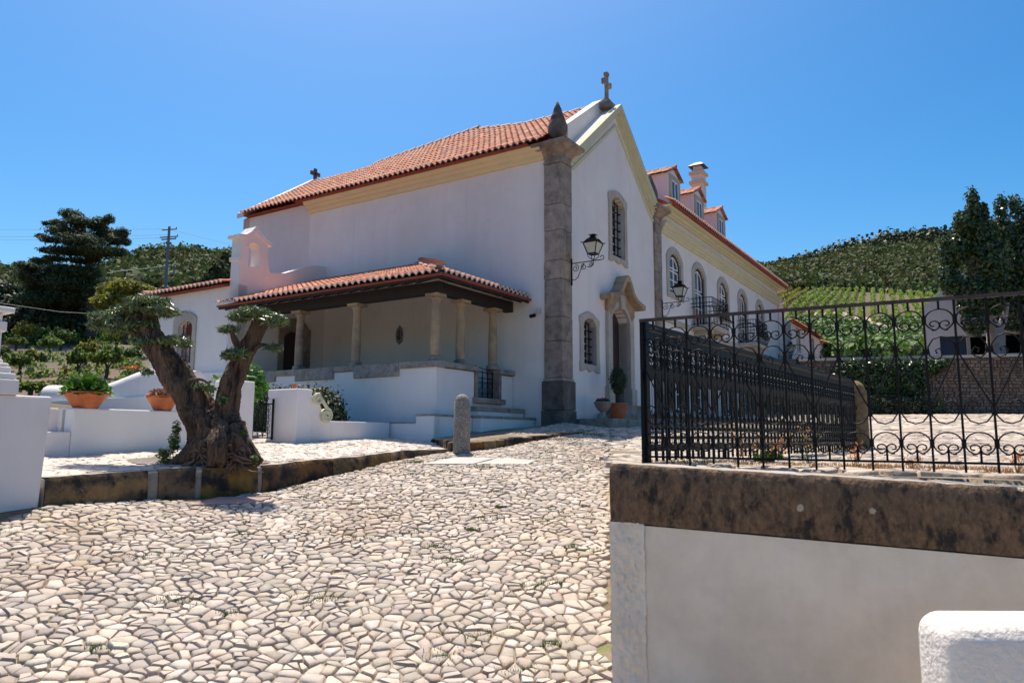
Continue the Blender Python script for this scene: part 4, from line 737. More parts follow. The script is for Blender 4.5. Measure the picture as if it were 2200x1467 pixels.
# ------------------------------------------------------------------ wall lanterns
def lantern(v, z, lab, first=None):
    if first is not None: o = copy_tree(first); o.location = Vector(W(v, 0, z)); o['label'] = lab; return o
    t = thing('wall_lantern', lab, 'lantern', (v, 0, z), CH, 'black iron wall lanterns')
    o = Vector((v, 0, z)); y = -.62; mb = MB(); mb.box(v - .02, v + .02, -.035, -.01, z - .55, z + .12)
    mb.bar((v, -.02, z), (v, -.8, z), .02); mb.tube([(v, -.8, z)] + [(v, -.86 - .05 * math.sin(a), z + .05 - .05 * math.cos(a)) for a in np.linspace(0, 4.6, 12)], .01, 5)
    mb.tube([(v, -.03, z - .42), (v, -.12, z - .42), (v, -.2, z - .36), (v, -.24, z - .26), (v, -.3, z - .12), (v, -.38, z - .03)], .01, 5)
    for yy_, zz, r_, s in ((-.13, -.13, .1, 1), (-.36, -.12, .085, -1), (-.55, -.08, .06, 1)): mb.tube(scroll((v, yy_, z + zz), r_, 1.5, s, 1, 22, PI / 2, 'yz'), .009, 5)
    mb.tube([(v, -.45, z - .13), (v, -.55, z - .15), (v, -.62, z - .1), (v, -.63, z - .02)], .01, 5); obj('bracket', mb, 'iron', t)
    mb = MB(); h0, h1 = z + .17, z + .44; r0_, r1 = .1, .185; c4 = [(-1, -1), (1, -1), (1, 1), (-1, 1)]
    for sx, sy in c4:
        mb.bar((v + sx * r0_, y + sy * r0_, h0), (v + sx * r1, y + sy * r1, h1), .02); mb.bar((v + sx * r1, y + sy * r1, h1), (v + sx * .09, y + sy * .09, h1 + .12), .018); mb.tube([(v + sx * r1, y + sy * r1, h1), (v + sx * (r1 + .04), y + sy * (r1 + .04), h1 + .02)], .012, 5)
        mb.tube([(v + sx * r0_, y + sy * r0_, h0), (v + sx * r0_ * 1.0, y + sy * r0_, h0 - .06), (v + sx * .05, y + sy * .05, h0 - .12), (v, y, z + .02)], .01, 5)
    for rr, h in ((r0_, h0), (r1, h1)):
        for k in range(4): a = c4[k]; b = c4[(k + 1) % 4]; mb.bar((v + a[0] * rr, y + a[1] * rr, h), (v + b[0] * rr, y + b[1] * rr, h), .022)
    mb.lathe([(.1, h1 + .11), (.11, h1 + .13), (.07, h1 + .17), (.075, h1 + .2), (.13, h1 + .205), (.02, h1 + .24)], (v, y, 0), 4); obj('lantern_frame', mb, 'iron', t)
    mb = MB(); e = .95; mb.add([(v + a[0] * r0_ * e, y + a[1] * r0_ * e, h0) for a in c4] + [(v + a[0] * r1 * e, y + a[1] * r1 * e, h1) for a in c4] + [(v + a[0] * .085, y + a[1] * .085, h1 + .115) for a in c4], [(k, (k + 1) % 4, 4 + (k + 1) % 4, 4 + k) for k in range(4)])
    obj('pane', mb, 'lampglass', t); mb2 = MB(); mb2.v = mb.v; mb2.f = [(4 + k, 4 + (k + 1) % 4, 8 + (k + 1) % 4, 8 + k) for k in range(4)]; mb2.m = [0] * 4; obj('sloping_pane', mb2, 'glass', t); return t
L1 = lantern(.46, 4.28, 'black iron wall lantern on the near corner pilaster, left of the tall window')
lantern(6.55, 4.22, 'black iron wall lantern on the far pilaster, in front of the first arched window', L1); lantern(22.1, 4.0, 'small distant black iron wall lantern at the far end of the manor wall', L1)
sc = thing('security_camera', 'small grey security camera on the wall left of the corner pilaster', 'camera', (.05, .68, 3.0), CH)
obj('mount', MB().box(-.02, .055, .62, .74, 3.02, 3.14), 'plastic', sc, bevel=.01); obj('body', MB().tube([(-.03, .75, 2.98), (-.17, .8, 2.93)], .045, 10), 'iron', sc); obj('arm', MB().tube([(-.01, .68, 3.05), (-.05, .68, 2.98), (-.06, .75, 2.97)], .012, 6), 'plastic', sc)

# ------------------------------------------------------------------ pots beside the portal
urn = thing('stone_urn', 'grey stone urn with red flowers beside the chapel door steps', 'urn', (1.15, -.5, .44), CH); z = .44
obj('bowl', MB().lathe([(.12, z), (.13, z + .04), (.07, z + .08), (.06, z + .16), (.12, z + .22), (.19, z + .3), (.2, z + .36), (.23, z + .4), (.21, z + .42), (.15, z + .4)], (1.15, -.5, 0), 20), 'stone', urn, smooth=True, ang=50)
leaves('foliage', [(1.15, -.5, z + .44, .17, .17, .06)], 220, .035, 'dkleaf', urn); leaves('flowers', [(1.15, -.5, z + .48, .15, .15, .04)], 40, .022, 'redfl', urn)
tp = thing('potted_topiary', 'small egg shaped clipped shrub in a terracotta pot left of the chapel door', 'potted plant', (1.95, -.55, .44), CH)
obj('pot', MB().lathe([(.17, z), (.22, z + .36), (.25, z + .37), (.25, z + .42), (.2, z + .42), (.18, z + .38)], (1.95, -.55, 0), 20), 'terra', tp, smooth=True, ang=40); obj('stem', MB().tube([(1.95, -.55, z + .36), (1.97, -.55, z + .6), (1.95, -.55, z + .8)], .02, 6), 'trunk', tp)
leaves('crown', [(1.95, -.55, z + 1.0, .2, .2, .3), (1.95, -.55, z + .8, .13, .13, .17), (1.95, -.55, z + 1.2, .13, .13, .15)], 3200, .025, 'dkleaf', tp, upb=.1, shell=.8)

# ------------------------------------------------------------------ bollards, slabs, raised kerb at the corner
def bollard(name, x, y, z, r_, h, lab, m):
    t = thing(name, lab, 'bollard', (x, y, z)); dm = [(r_ * .88 * math.cos(a), h - r_ * .9 + r_ * .9 * math.sin(a)) for a in np.linspace(0, PI / 2 - .05, 7)]
    obj('shaft', MB().lathe([(r_ * 1.08, z - .3), (r_ * 1.06, z), (r_ * 1.04, z + .3), (r_, z + h - r_ * .95), (r_ * .97, z + h - r_ * .9)], (x, y, 0), 24), m, t, smooth=True, ang=45); obj('domed_top', MB().lathe([(a, z + b) for a, b in dm], (x, y, 0), 24), m, t, smooth=True)
bollard('stone_bollard', -.86, 12.75, -.27, .14, 1.0, 'round topped speckled grey stone bollard standing at the corner of the terrace kerb', 'bollard')
bollard('stone_post', 4.94, 10.55, -.2, .155, 1.02, 'thick brown lichened stone post at the far end of the cast iron railing', 'bollard2')
for i, (q, lab) in enumerate((([(-1.42, 11.72), (-.6, 11.6), (-.25, 12.1), (-.95, 12.3)], 'pale flat stone slab set in the cobbles left of its twin, below the bollard'), ([(-.57, 11.57), (.25, 11.5), (.4, 11.85), (-.2, 12.06)], 'pale flat stone slab set in the cobbles, the right one of the pair below the bollard'))):
    mb = MB(); mb.add([(x, y, float(G(x, y)) + .03) for x, y in q] + [(x, y, float(G(x, y)) - .1) for x, y in q], [(0, 1, 2, 3), (0, 4, 5, 1), (1, 5, 6, 2), (2, 6, 7, 3), (3, 7, 4, 0)]); o = obj('drain_slab', mb, 'slab', fr=WO, loc=(q[0][0], q[0][1], 0), bevel=.008); tag(o, lab, 'slab', 'pale slabs in the street')
q = [(-3.78, 8.72), (-3.12, 9.05), (-3.02, 9.42), (-3.62, 9.25)]; mb = MB(); mb.add([(x, y, float(G(x, y)) + .035) for x, y in q] + [(x, y, float(G(x, y)) - .1) for x, y in q], [(0, 1, 2, 3), (0, 4, 5, 1), (1, 5, 6, 2), (2, 6, 7, 3), (3, 7, 4, 0)])
tag(obj('cover_plate', mb, 'redslab', fr=WO, loc=(q[0][0], q[0][1], 0), bevel=.005), 'flat reddish cover slab in the cobbles at the foot of the dark kerb', 'cover')
ck = thing('corner_kerb', 'low rough stone kerb running from the bollard to the chapel corner', 'kerb', (0, 13.5, -.2)); g = np.random.default_rng(12)
pth = [tuple(W(-3.66, .99, 0)[:2]), (-1.05, 13.1), (-.75, 12.95), (-.3, 13.45), (.2, 14.05), (.8, 14.75), (1.4, 15.5), (1.9, 16.2)]; zt_ = [-.06, -.1, -.1, -.06, -.01, .05, .11, .17]
mb = MB()
pd_ = [(pth[k][0], pth[k][1]) for k in range(len(pth))] + [tuple(W(-.2, .75, 0)[:2]), tuple(W(-3.6, 1.05, 0)[:2])]; n = len(pd_); zz = [zt_[k] - .01 for k in range(len(pth))] + [.22, -.04]
mb.add([(p[0], p[1], z_) for p, z_ in zip(pd_, zz)] + [(p[0], p[1], -.7) for p in pd_], [tuple(range(n))] + [(k, k + n, (k + 1) % n + n, (k + 1) % n) for k in range(n)]); obj('earth_fill', mb, 'joint', ck)
for i in range(len(pth) - 1):
    a = np.array(pth[i]); b = np.array(pth[i + 1]); L_ = np.linalg.norm(b - a); k = max(1, round(L_ / .3)); t = (b - a) / L_; nn = np.array([t[1], -t[0]])
    for j in range(k):
        p0 = a + (b - a) * j / k + t * .008; p1 = a + (b - a) * (j + 1) / k - t * .008; z0 = zt_[i] + (zt_[i + 1] - zt_[i]) * j / k + (g.random() - .5) * .03; e = .03 + g.random() * .03; mb = MB()
        mb.add([(*(p0 + nn * e), -.7), (*(p1 + nn * e), -.7), (*(p1 - nn * .16), -.7), (*(p0 - nn * .16), -.7), (*(p0 + nn * e * .7), z0), (*(p1 + nn * e * .7), z0 + .01), (*(p1 - nn * .16), z0 + .01), (*(p0 - nn * .16), z0)], [(0, 3, 2, 1), (4, 5, 6, 7), (0, 1, 5, 4), (1, 2, 6, 5), (2, 3, 7, 6), (3, 0, 4, 7)]); obj('kerb_stone', mb, 'kerb', ck, bevel=.02)

# ------------------------------------------------------------------ left side walls and terrace furniture
tw = thing('terrace_wall', 'low white garden wall with brown drip stains and a recessed seat at its left end', 'wall', (-8.7, 2.3, 0), CH)
obj('wall_body', MB().box(-10.08, -7.6, 2.17, 2.5, -.7, .37), 'plaster_st', tw, bevel=.02); obj('seat', MB().box(-11.4, -10.08, 2.2, 2.6, -.7, .04), 'plaster', tw, bevel=.015); obj('seat_back', MB().box(-11.6, -10.05, 2.6, 2.8, -.7, .37), 'plaster', tw, bevel=.015); obj('seat_side', MB().box(-10.08, -9.9, 2.4, 2.75, -.5, .369), 'plaster', tw)
obj('gate_pillar', MB().box(-7.6, -7.15, 2.1, 2.6, -.6, .92), 'plaster', tw, bevel=.02)
gb = thing('scroll_wall', 'white wall end with a pale green volute beside the garden gate', 'wall', (-5.9, 2.4, 0), CH)
obj('wall_body', MB().box(-6.22, -5.86, 2.1, 2.92, -.6, .86), 'plaster', gb, bevel=.02)
obj('low_shoulder', MB().ext([(-5.86, -.6), (-3.7, -.6), (-3.7, .28), (-5.4, .28), (-5.5, .32), (-5.6, .5), (-5.7, .7), (-5.86, .75)], 2.12, 2.4), 'plaster', gb, bevel=.015)
mb = MB(); vol = [(-5.84 + .1 + .13 * math.cos(a) * (1 - .1 * a / 6), .62 + .13 * math.sin(a) * (1 - .1 * a / 6)) for a in np.linspace(2.6, -1.6, 12)]
c1_ = (-5.74, .68); c2_ = (-5.52, .38)
path = [(c1_[0] + (.03 + .09 * t) * math.cos(PI * 3.2 - t * 8.5), c1_[1] + (.03 + .07 * t) * math.sin(PI * 3.2 - t * 8.5)) for t in np.linspace(0, 1, 22)]
path2 = [(c2_[0] + (.13 - .1 * t) * math.cos(1.4 - t * 11), c2_[1] + (.13 - .1 * t) * math.sin(1.4 - t * 11)) for t in np.linspace(0, 1, 26)]
for pp in (path + path2,): mb.tube([(x, 2.07, z_) for x, z_ in pp], .035, 6)
mb.ext([(c1_[0] + .1 * math.cos(a), c1_[1] + .1 * math.sin(a)) for a in np.linspace(0, 2 * PI, 14)[:-1]], 2.08, 2.14); mb.ext([(c2_[0] + .13 * math.cos(a), c2_[1] + .13 * math.sin(a)) for a in np.linspace(0, 2 * PI, 16)[:-1]], 2.08, 2.14); obj('volute', mb, 'front_tint_green', gb, smooth=True, ang=40)
gt = thing('garden_gate', 'small black iron gate with honeycomb bars between the white gate pillars', 'gate', (-6.7, 2.7, -.1), CH); mb = MB()
for x in (-7.15, -6.26): mb.bar((x, 2.7, -.08), (x, 2.7, .68), .03)
for z_ in (-.04, .58): mb.bar((-7.15, 2.7, z_), (-6.26, 2.7, z_), .022)
obj('gate_frame', mb, 'iron_g', gt); mb = MB()
for k in range(7):
    x = -7.02 + k * .11
    mb.bar((x, 2.7, -.04), (x, 2.7, .58), .01)
    for j in range(5): z0 = .02 + j * .11; mb.tube([(x, 2.7, z0), (x + .04, 2.7, z0 + .035), (x + .04, 2.7, z0 + .07), (x, 2.7, z0 + .105)], .006, 4); mb.tube([(x, 2.7, z0), (x - .04, 2.7, z0 + .035), (x - .04, 2.7, z0 + .07), (x, 2.7, z0 + .105)], .006, 4)
mb.tube(scroll((-6.42, 2.7, .66), .06, 1.4), .008, 5); mb.tube(scroll((-6.95, 2.7, .66), .06, 1.4, -1), .008, 5); obj('lattice_bars', mb, 'iron_g', gt)
bl = thing('shrine_base', 'tall white plastered block carrying a stepped pedestal at the left edge', 'pedestal', (-12.4, .6, 0), CH); mb = MB()
x0, x1, y0_, y1_ = -13.6, -11.36, .06, 1.3; zt = .41
mb.add([(x0, y0_ - .0, -1.4), (x1 - .06, y0_ + .03, -1.4), (x1 - .06, y1_, -1.4), (x0, y1_, -1.4), (x0, y0_, zt), (x1, y0_, zt), (x1, y1_, zt), (x0, y1_, zt)], [(0, 3, 2, 1), (4, 5, 6, 7), (0, 1, 5, 4), (1, 2, 6, 5), (2, 3, 7, 6), (3, 0, 4, 7)]); obj('block', mb, 'plaster', bl, bevel=.025)
cx_, cy_ = -11.98, .30
for r_, a, b in ((.27, .41, .57), (.245, .57, .635), (.21, .635, .70), (.19, .70, .74), (.15, .74, .78), (.125, .78, 1.07), (.155, 1.07, 1.18), (.12, 1.18, 1.27), (.2, 1.27, 1.33)): obj('pedestal_step', MB().box(cx_ - r_, cx_ + r_, cy_ - r_, cy_ + r_, a, b), 'plaster', bl, bevel=.015)
bwl = thing('barrel_wall', 'thick white wall with a rounded barrel top sweeping up behind the terrace', 'wall', (-4.4, 11, 0), CH)
def barrel(path, r_, name, vb=-4.6):
    mb = MB(); vs = []; n = 9
    for u, z_ in path:
        vs.append((vb - r_, u, -.5))
        for k in range(n): a = PI - PI * k / (n - 1); vs.append((vb + r_ * math.cos(a), u, z_ - r_ + r_ * math.sin(a)))
        vs.append((vb + r_, u, -.5))
    m_ = n + 2; fs = [(i * m_ + k, i * m_ + k + 1, (i + 1) * m_ + k + 1, (i + 1) * m_ + k) for i in range(len(path) - 1) for k in range(m_ - 1)] + [tuple(range(m_)), tuple((len(path) - 1) * m_ + k for k in range(m_ - 1, -1, -1))]
    mb.add(vs, fs); return obj(name, mb, 'plaster', bwl, smooth=True, ang=35)
barrel([(14.6, 1.44), (13, 1.37), (11.9, 1.34), (11.3, 1.38), (10.6, 1.5), (10.0, 1.62), (9.5, 1.69), (9.1, 1.70), (8.6, 1.66), (7.6, 1.55)], .3, 'barrel_wall_body'); obj('base_ledge', MB().box(-5.0, -4.9, 8.6, 14.0, -.5, .95).box(-4.62, -4.3, 6.5, 8.7, -.5, 1.2), 'plaster', bwl, bevel=.01)
# potted succulents on the terrace wall
def bowl_pot(v, lab, mt, r_, big):
    z_ = .37; t = thing('succulent_bowl', lab, 'potted plant', (v, 2.33, z_), CH, 'terracotta bowls on the terrace wall')
    obj('bowl', MB().lathe([(r_ * .5, z_), (r_ * .55, z_ + .02), (r_ * .98, z_ + .2), (r_ * 1.04, z_ + .205), (r_ * 1.04, z_ + .235), (r_ * .96, z_ + .235), (r_ * .9, z_ + .2)], (v, 2.33, 0), 24), 'terra', t, smooth=True, ang=40)
    g = np.random.default_rng(int(big * 10)); mb = MB(); nr = 9 if big else 7; cents = [(v, 2.33, z_ + (.36 if big else .26), .24 if big else .15)] + [(v + r_ * .62 * math.cos(a), 2.33 + r_ * .62 * math.sin(a), z_ + (.27 if big else .24), .19 if big else .12) for a in np.linspace(0, 2 * PI, nr)[:-1]]
    for (x, y, zz_, rr) in cents:
        ox, oy = x - v, y - 2.33; out = Vector((ox, oy, .18)).normalized() if abs(ox) + abs(oy) > .01 else Vector((0, 0, 1))
        e1 = out.orthogonal().normalized(); e2 = out.cross(e1)
        for lay_, (cnt, tilt, ln) in enumerate(((9, .25, 1), (7, .65, .8), (5, 1.1, .55))):
            for k in range(cnt):
                a = 2 * PI * (k + lay_ * .5) / cnt + g.random() * .3; d = (e1 * math.cos(a) + e2 * math.sin(a)); tip = d * math.cos(tilt) + out * math.sin(tilt); sd_ = out.cross(d).normalized(); c = Vector((x, y, zz_)); L_ = rr * ln
                mb.add([c, c + tip * L_ * .55 - sd_ * L_ * .3, c + tip * L_ * 1.0 - sd_ * L_ * .18 + out * .01, c + tip * L_ * 1.08 + out * .015, c + tip * L_ * 1.0 + sd_ * L_ * .18 + out * .01, c + tip * L_ * .55 + sd_ * L_ * .3, c + tip * L_ * .6 - out * .02], [(0, 1, 6), (1, 2, 6), (2, 3, 6), (3, 4, 6), (4, 5, 6), (5, 0, 6), (0, 6, 1), (0, 5, 6)])
    obj('succulent_rosettes', mb, mt, t, kind='stuff')
bowl_pot(-9.85, 'large terracotta bowl overflowing with green succulent rosettes on the white wall', 'succ', .3, 1); bowl_pot(-8.68, 'smaller terracotta bowl with dry coppery succulents, half behind the olive trunk', 'succ2', .24, 0)
sp = thing('flower_pot', 'tiny orange flower pot on top of the white wall end beside the gate', 'flower pot', (-6.12, 2.3, .86), CH); obj('pot', MB().lathe([(.035, .86), (.05, .92), (.056, .925), (.056, .945), (.045, .945), (.04, .93)], (-6.12, 2.3, 0), 16), 'terra', sp, smooth=True, ang=40)
hd = thing('clipped_hedge', 'dense dark clipped hedge behind the white wall with the volute', 'hedge', (-4.5, 3.6, 0), CH)
leaves('foliage', [(-4.55, 3.3, .35, .5, .5, .62), (-4.6, 4.0, .4, .5, .6, .6), (-4.6, 4.7, .4, .5, .5, .6), (-4.5, 3.8, .1, .5, .9, .5)], 26000, .038, 'dkleaf', hd, shell=.86, upb=.2)
lb = thing('leafy_shrub', 'bright glossy leaved shrub growing behind the garden gate', 'shrub', (-6.0, 3.9, 0), CH)
obj('stem', MB().tube([(-6.35, 3.5, -.2), (-6.3, 3.5, .4), (-6.15, 3.6, .9), (-6.1, 3.8, 1.2)], [.06, .05, .04, .02], 7).tube([(-6.3, 3.5, .5), (-6.0, 3.9, .9), (-5.6, 4.0, 1.3)], [.03, .02, .01], 6), 'trunk', lb)
leaves('crown', [(-6.3, 3.6, .75, .3, .3, .3), (-6.0, 3.9, .9, .35, .3, .3), (-5.7, 4.1, 1.15, .25, .25, .3), (-6.6, 3.7, .9, .25, .25, .25), (-5.5, 4.2, 1.0, .3, .2, .2)], 1500, .075, 'bright', lb, aspect=.35, upb=.5)
fl = thing('flowering_plant', 'low plant with red flowers seen through the garden gate', 'plant', (-6.9, 3.2, -.1), CH); leaves('foliage', [(-6.9, 3.2, .15, .2, .2, .25)], 300, .04, 'dkleaf', fl); leaves('flowers', [(-6.9, 3.15, .3, .15, .12, .08)], 40, .03, 'redfl', fl)

# ------------------------------------------------------------------ olive tree
ol = thing('olive_tree', 'old gnarled olive tree with two leaning trunks and cloud pruned pads', 'tree', (-3.95, 9.8, -.4))
def limb(path, rad, n=14, seed=0, amp=.16):
    SEG = 16 if n > 15 else 6; n = n * 3 if n > 15 else n
    g = np.random.default_rng(seed); P = [Vector(p) for p in path]; pp = []; rr = []
    for i in range(len(P) - 1):
        for k in range(SEG):
            t = k / SEG; p0 = P[max(i - 1, 0)]; p3 = P[min(i + 2, len(P) - 1)]; a, b = P[i], P[i + 1]
            pp.append(.5 * ((2 * a) + (b - p0) * t + (2 * p0 - 5 * a + 4 * b - p3) * t * t + (3 * a - p0 - 3 * b + p3) * t ** 3)); rr.append(rad[i] * (1 - t) + rad[i + 1] * t)
    pp.append(P[-1]); rr.append(rad[-1]); mb = MB(); ref = Vector((1, 0, 0)); vs = []; ph = g.random(4) * 6
    for i, p in enumerate(pp):
        d = (pp[min(i + 1, len(pp) - 1)] - pp[max(i - 1, 0)]).normalized(); a = (ref - d * ref.dot(d)).normalized(); ref = a; b = d.cross(a)
        for k in range(n):
            t = 2 * PI * k / n; q = rr[i] * (1 + (amp * .55 * (abs(math.sin(n * .17 * t + i * .06 + 1.3 * math.sin(i * .21 + t))) - .5) if n > 15 else 0) + amp * (math.sin(3 * t + ph[0] + i * .11) * .6 + math.sin(5 * t + ph[1] - i * .17) * .4 + math.sin(2 * t + i * .35 + ph[2]) * .35) + amp * .5 * (g.random() - .5)); vs.append(p + a * q * math.cos(t) + b * q * math.sin(t))
    fs = [(i * n + k, i * n + (k + 1) % n, (i + 1) * n + (k + 1) % n, (i + 1) * n + k) for i in range(len(pp) - 1) for k in range(n)] + [tuple((len(pp) - 1) * n + k for k in range(n))]
    mb.add(vs, fs); return mb
def pt(px, py, Y=9.85): return tuple(at(px, py, Y))
LT = limb([pt(440, 1012, 9.8), pt(450, 950, 9.8), pt(425, 890), pt(395, 830), pt(355, 770), pt(320, 715, 9.8), pt(318, 672, 9.8), pt(325, 650, 9.8)], [.31, .25, .225, .195, .17, .145, .11, .06], 22, 1, .15)
obj('leaning_trunk', LT, 'bark', ol, smooth=True)
obj('upright_trunk', limb([pt(520, 1000, 9.9), pt(505, 950, 9.9), pt(490, 895, 9.9), pt(490, 840, 9.9), pt(512, 790, 9.95), pt(540, 735, 9.95), pt(560, 690, 9.95), pt(568, 672, 9.95)], [.23, .2, .155, .145, .13, .115, .1, .06], 20, 2, .15), 'bark', ol, smooth=True)
for i, (a, r_) in enumerate((([pt(460, 930, 9.7), pt(420, 975, 9.6), pt(365, 1002, 9.6)], [.19, .14, .06]), ([pt(500, 920, 9.75), pt(530, 965, 9.7), pt(560, 995, 9.7)], [.15, .11, .05]), ([pt(470, 920, 9.7), pt(470, 960, 9.45), pt(462, 1002, 9.42)], [.15, .13, .08]), ([pt(450, 915, 9.85), pt(480, 905, 9.85), pt(500, 895, 9.9)], [.22, .17, .12]), ([pt(395, 990, 9.6), pt(440, 960, 9.6), pt(500, 955, 9.6), pt(540, 996, 9.65)], [.05, .15, .15, .05]))): obj('root_flare', limb(a, r_, 16, 5 + i, .2), 'bark', ol, smooth=True)
for i, (a, r_) in enumerate((([pt(320, 700, 9.8), pt(285, 680, 9.7), pt(260, 660, 9.7)], [.09, .05, .02]), ([pt(345, 740, 9.8), pt(300, 722, 9.75), pt(268, 700, 9.7)], [.08, .05, .02]), ([pt(350, 740, 9.8), pt(385, 728, 9.75)], [.05, .02]), ([pt(525, 770, 9.9), pt(505, 730, 9.85), pt(498, 712, 9.8)], [.06, .045, .02]), ([pt(530, 760, 9.9), pt(560, 742, 9.9), pt(585, 745, 9.9)], [.05, .03, .015]), ([pt(400, 820, 9.75), pt(430, 815, 9.7), pt(450, 825, 9.7)], [.04, .02, .01]))): obj('branch', limb(a, r_, 9, 15 + i, .12), 'bark', ol, smooth=True)
PADS = [(322, 648, 48, 11, .3), (345, 668, 40, 13, .28), (288, 668, 40, 12, .28), (232, 682, 38, 12, .25), (218, 700, 25, 10, .2), (268, 702, 46, 15, .28), (312, 700, 30, 10, .2), (375, 732, 34, 10, .22), (320, 735, 36, 10, .22), (400, 742, 12, 5, .1), (545, 672, 36, 12, .28), (590, 688, 28, 15, .25), (510, 682, 20, 8, .2), (485, 708, 16, 7, .14), (500, 706, 12, 6, .14), (512, 760, 28, 12, .2), (490, 765, 14, 8, .12), (590, 748, 18, 8, .12), (318, 800, 12, 6, .1), (430, 830, 26, 6, .12), (450, 835, 14, 5, .1), (480, 860, 10, 12, .1), (240, 690, 40, 8, .25)]
bl_ = []
for px, py, rx, rz, ry in PADS: c = at(px, py, 9.75); bl_.append((c[0], c[1], c[2], rx / F * 9.8, ry, rz / F * 9.8))
leaves('leaf_pads', bl_, 11500, .05, 'olive', ol, aspect=.17, upb=.6, shell=.15, norm_rand=1.2, kind='stuff')
bl_ = [(at(px, py, 9.6)[0], 9.65, at(px, py, 9.6)[2], rx / F * 9.6, .12, rz / F * 9.6) for px, py, rx, rz in ((350, 975, 18, 14), (370, 950, 10, 25), (390, 985, 20, 12), (440, 990, 12, 8), (480, 975, 12, 8), (500, 985, 14, 9), (545, 985, 10, 12), (360, 992, 25, 8), (520, 930, 6, 10), (375, 920, 6, 16))]
leaves('base_shoots', bl_, 1900, .03, 'weed', ol, aspect=.28, upb=.8, shell=.2, kind='stuff')
g = np.random.default_rng(3); mb = MB()
for k in range(60):
    p0 = Vector(at(415 + g.random() * 105, 955 + g.random() * 42, 9.44 + g.random() * .08)); q = p0; path = [tuple(p0)]; d = Vector((g.normal() * .045, -.01, -.01 - g.random() * .05))
    for j in range(3): q = q + d + Vector((g.normal() * .03, g.normal() * .015, g.normal() * .02)); path.append(tuple(q))
    mb.tube(path, [.018, .02, .014, .006], 5)
obj('exposed_roots', mb, 'root', ol, smooth=True, kind='stuff')
# tree ring with gravel
mb = MB(); n = 40; ev = [(-4.15 + 1.0 * math.cos(2 * PI * k / n), 9.98 + .55 * math.sin(2 * PI * k / n)) for k in range(n)]; ev = [(min(x, float(np.interp(y, KY, KX)) - .27), y) for x, y in ev]; mb.add([(x, y, float(terr(x, y)) + .004) for x, y in ev], [tuple(range(n))]); tag(obj('gravel_bed', mb, 'gravelbed', fr=WO, loc=(-4.05, 9.95, -.4)), 'oval bed of fine gravel around the olive tree foot', 'gravel bed', kind='stuff')
mb = MB(); g = np.random.default_rng(9)
for k in range(3800):
    a = g.random() * 2 * PI; r_ = math.sqrt(g.random()); x = -4.15 + .98 * r_ * math.cos(a); y = 9.98 + .53 * r_ * math.sin(a)
    if x > float(np.interp(y, KY, KX)) - .28: continue
    z_ = float(terr(x, y)) + .004; s = .006 + g.random() * .009
    mb.add([(x - s, y - s * .7, z_), (x + s, y - s * .6, z_), (x + s * .2, y + s, z_), (x, y, z_ + s)], [(0, 1, 3), (1, 2, 3), (2, 0, 3)])
tag(obj('gravel', mb, 'paver', fr=WO, loc=(0, 0, 0)), 'loose pale gravel around the olive tree', 'gravel', kind='stuff')

# ------------------------------------------------------------------ foreground wall, coping, fence, railing
fd = Vector((2.657 - .609, 3.86 - 4.6, 0)); fl_ = fd.length; fd.normalize(); fn = Vector((-fd.y, fd.x, 0))    # along, into the yard
fwl = thing('retaining_wall', 'white plastered retaining wall with a thick dark lichened stone coping in the right foreground', 'wall', (2, 4.2, -1))
def fp(s, d, z_): p = Vector((.609, 4.6, 0)) + fd * s + fn * d; return (p.x, p.y, z_)
LEN = 5.5; zc = lambda s: -.163 - .0418 * s
mb = MB(); n = 90; g = np.random.default_rng(4); vs = []
for k in range(n + 1):
    s = LEN * k / n; j = lambda a: (g.random() - .5) * a
    vs += [fp(s, .004 + j(.006), zc(s) - .352 + j(.006)), fp(s, -.012 + j(.01), zc(s) - .24), fp(s, -.012 + j(.01), zc(s) - .11), fp(s, .0 + j(.01), zc(s) - .02 + j(.01)), fp(s, .02 + j(.01), zc(s) + j(.008)), fp(s, .16, zc(s) + .005 + j(.01)), fp(s, .34, zc(s) + j(.01)), fp(s, .36, zc(s) - .35)]
mb.add(vs, [(k * 8 + j, (k + 1) * 8 + j, (k + 1) * 8 + (j + 1) % 8, k * 8 + (j + 1) % 8) for k in range(n) for j in range(8)] + [tuple(range(7, -1, -1))]); mb.m = [1 if (i % 8) in (4, 5, 6) and i < n * 8 else 0 for i in range(len(mb.f))]
obj('coping', mb, ['copstone', 'kerb_top'], fwl, smooth=True, ang=50)
mb = MB().add([fp(.17, .012, zc(.17) - .36), fp(LEN, .012, zc(LEN) - .36), fp(LEN, .012, -3), fp(.17, .012, -3), fp(.17, .4, zc(.17) - .36), fp(LEN, .4, zc(LEN) - .36), fp(LEN, .4, -3), fp(.17, .4, -3)], [(0, 3, 2, 1), (4, 5, 6, 7), (0, 1, 5, 4), (1, 2, 6, 5), (2, 3, 7, 6), (3, 0, 4, 7)]); obj('plastered_face', mb, 'plaster2', fwl)
ns, nz = 16, 60; vs = []
for i in range(nz + 1):
    z_ = -.515 - i * .025
    for j in range(ns + 1): s = -.005 + j * .022 / 1.0 * .6; b = (g.random() - .5) * (.018 if .03 < s < .19 else .006); vs.append(fp(s + (g.random() - .5) * .01, .004 + b - .004 * math.sin(i * .3), z_))
    vs.append(fp(.004 + (g.random() - .5) * .02, .3, z_))
m_ = ns + 2; mb = MB().add(vs, [(i * m_ + j, (i + 1) * m_ + j, (i + 1) * m_ + j + 1, i * m_ + j + 1) for i in range(nz) for j in range(ns)] + [(i * m_, i * m_ + ns + 1, (i + 1) * m_ + ns + 1, (i + 1) * m_) for i in range(nz)]); obj('rough_quoin', mb, 'rough_pl', fwl, smooth=True)
mb = MB(); rw = [(.134 * y, y) for y in np.arange(4.8, 12.5, .4)]; vs = [];                       # side return of the retaining wall towards the street
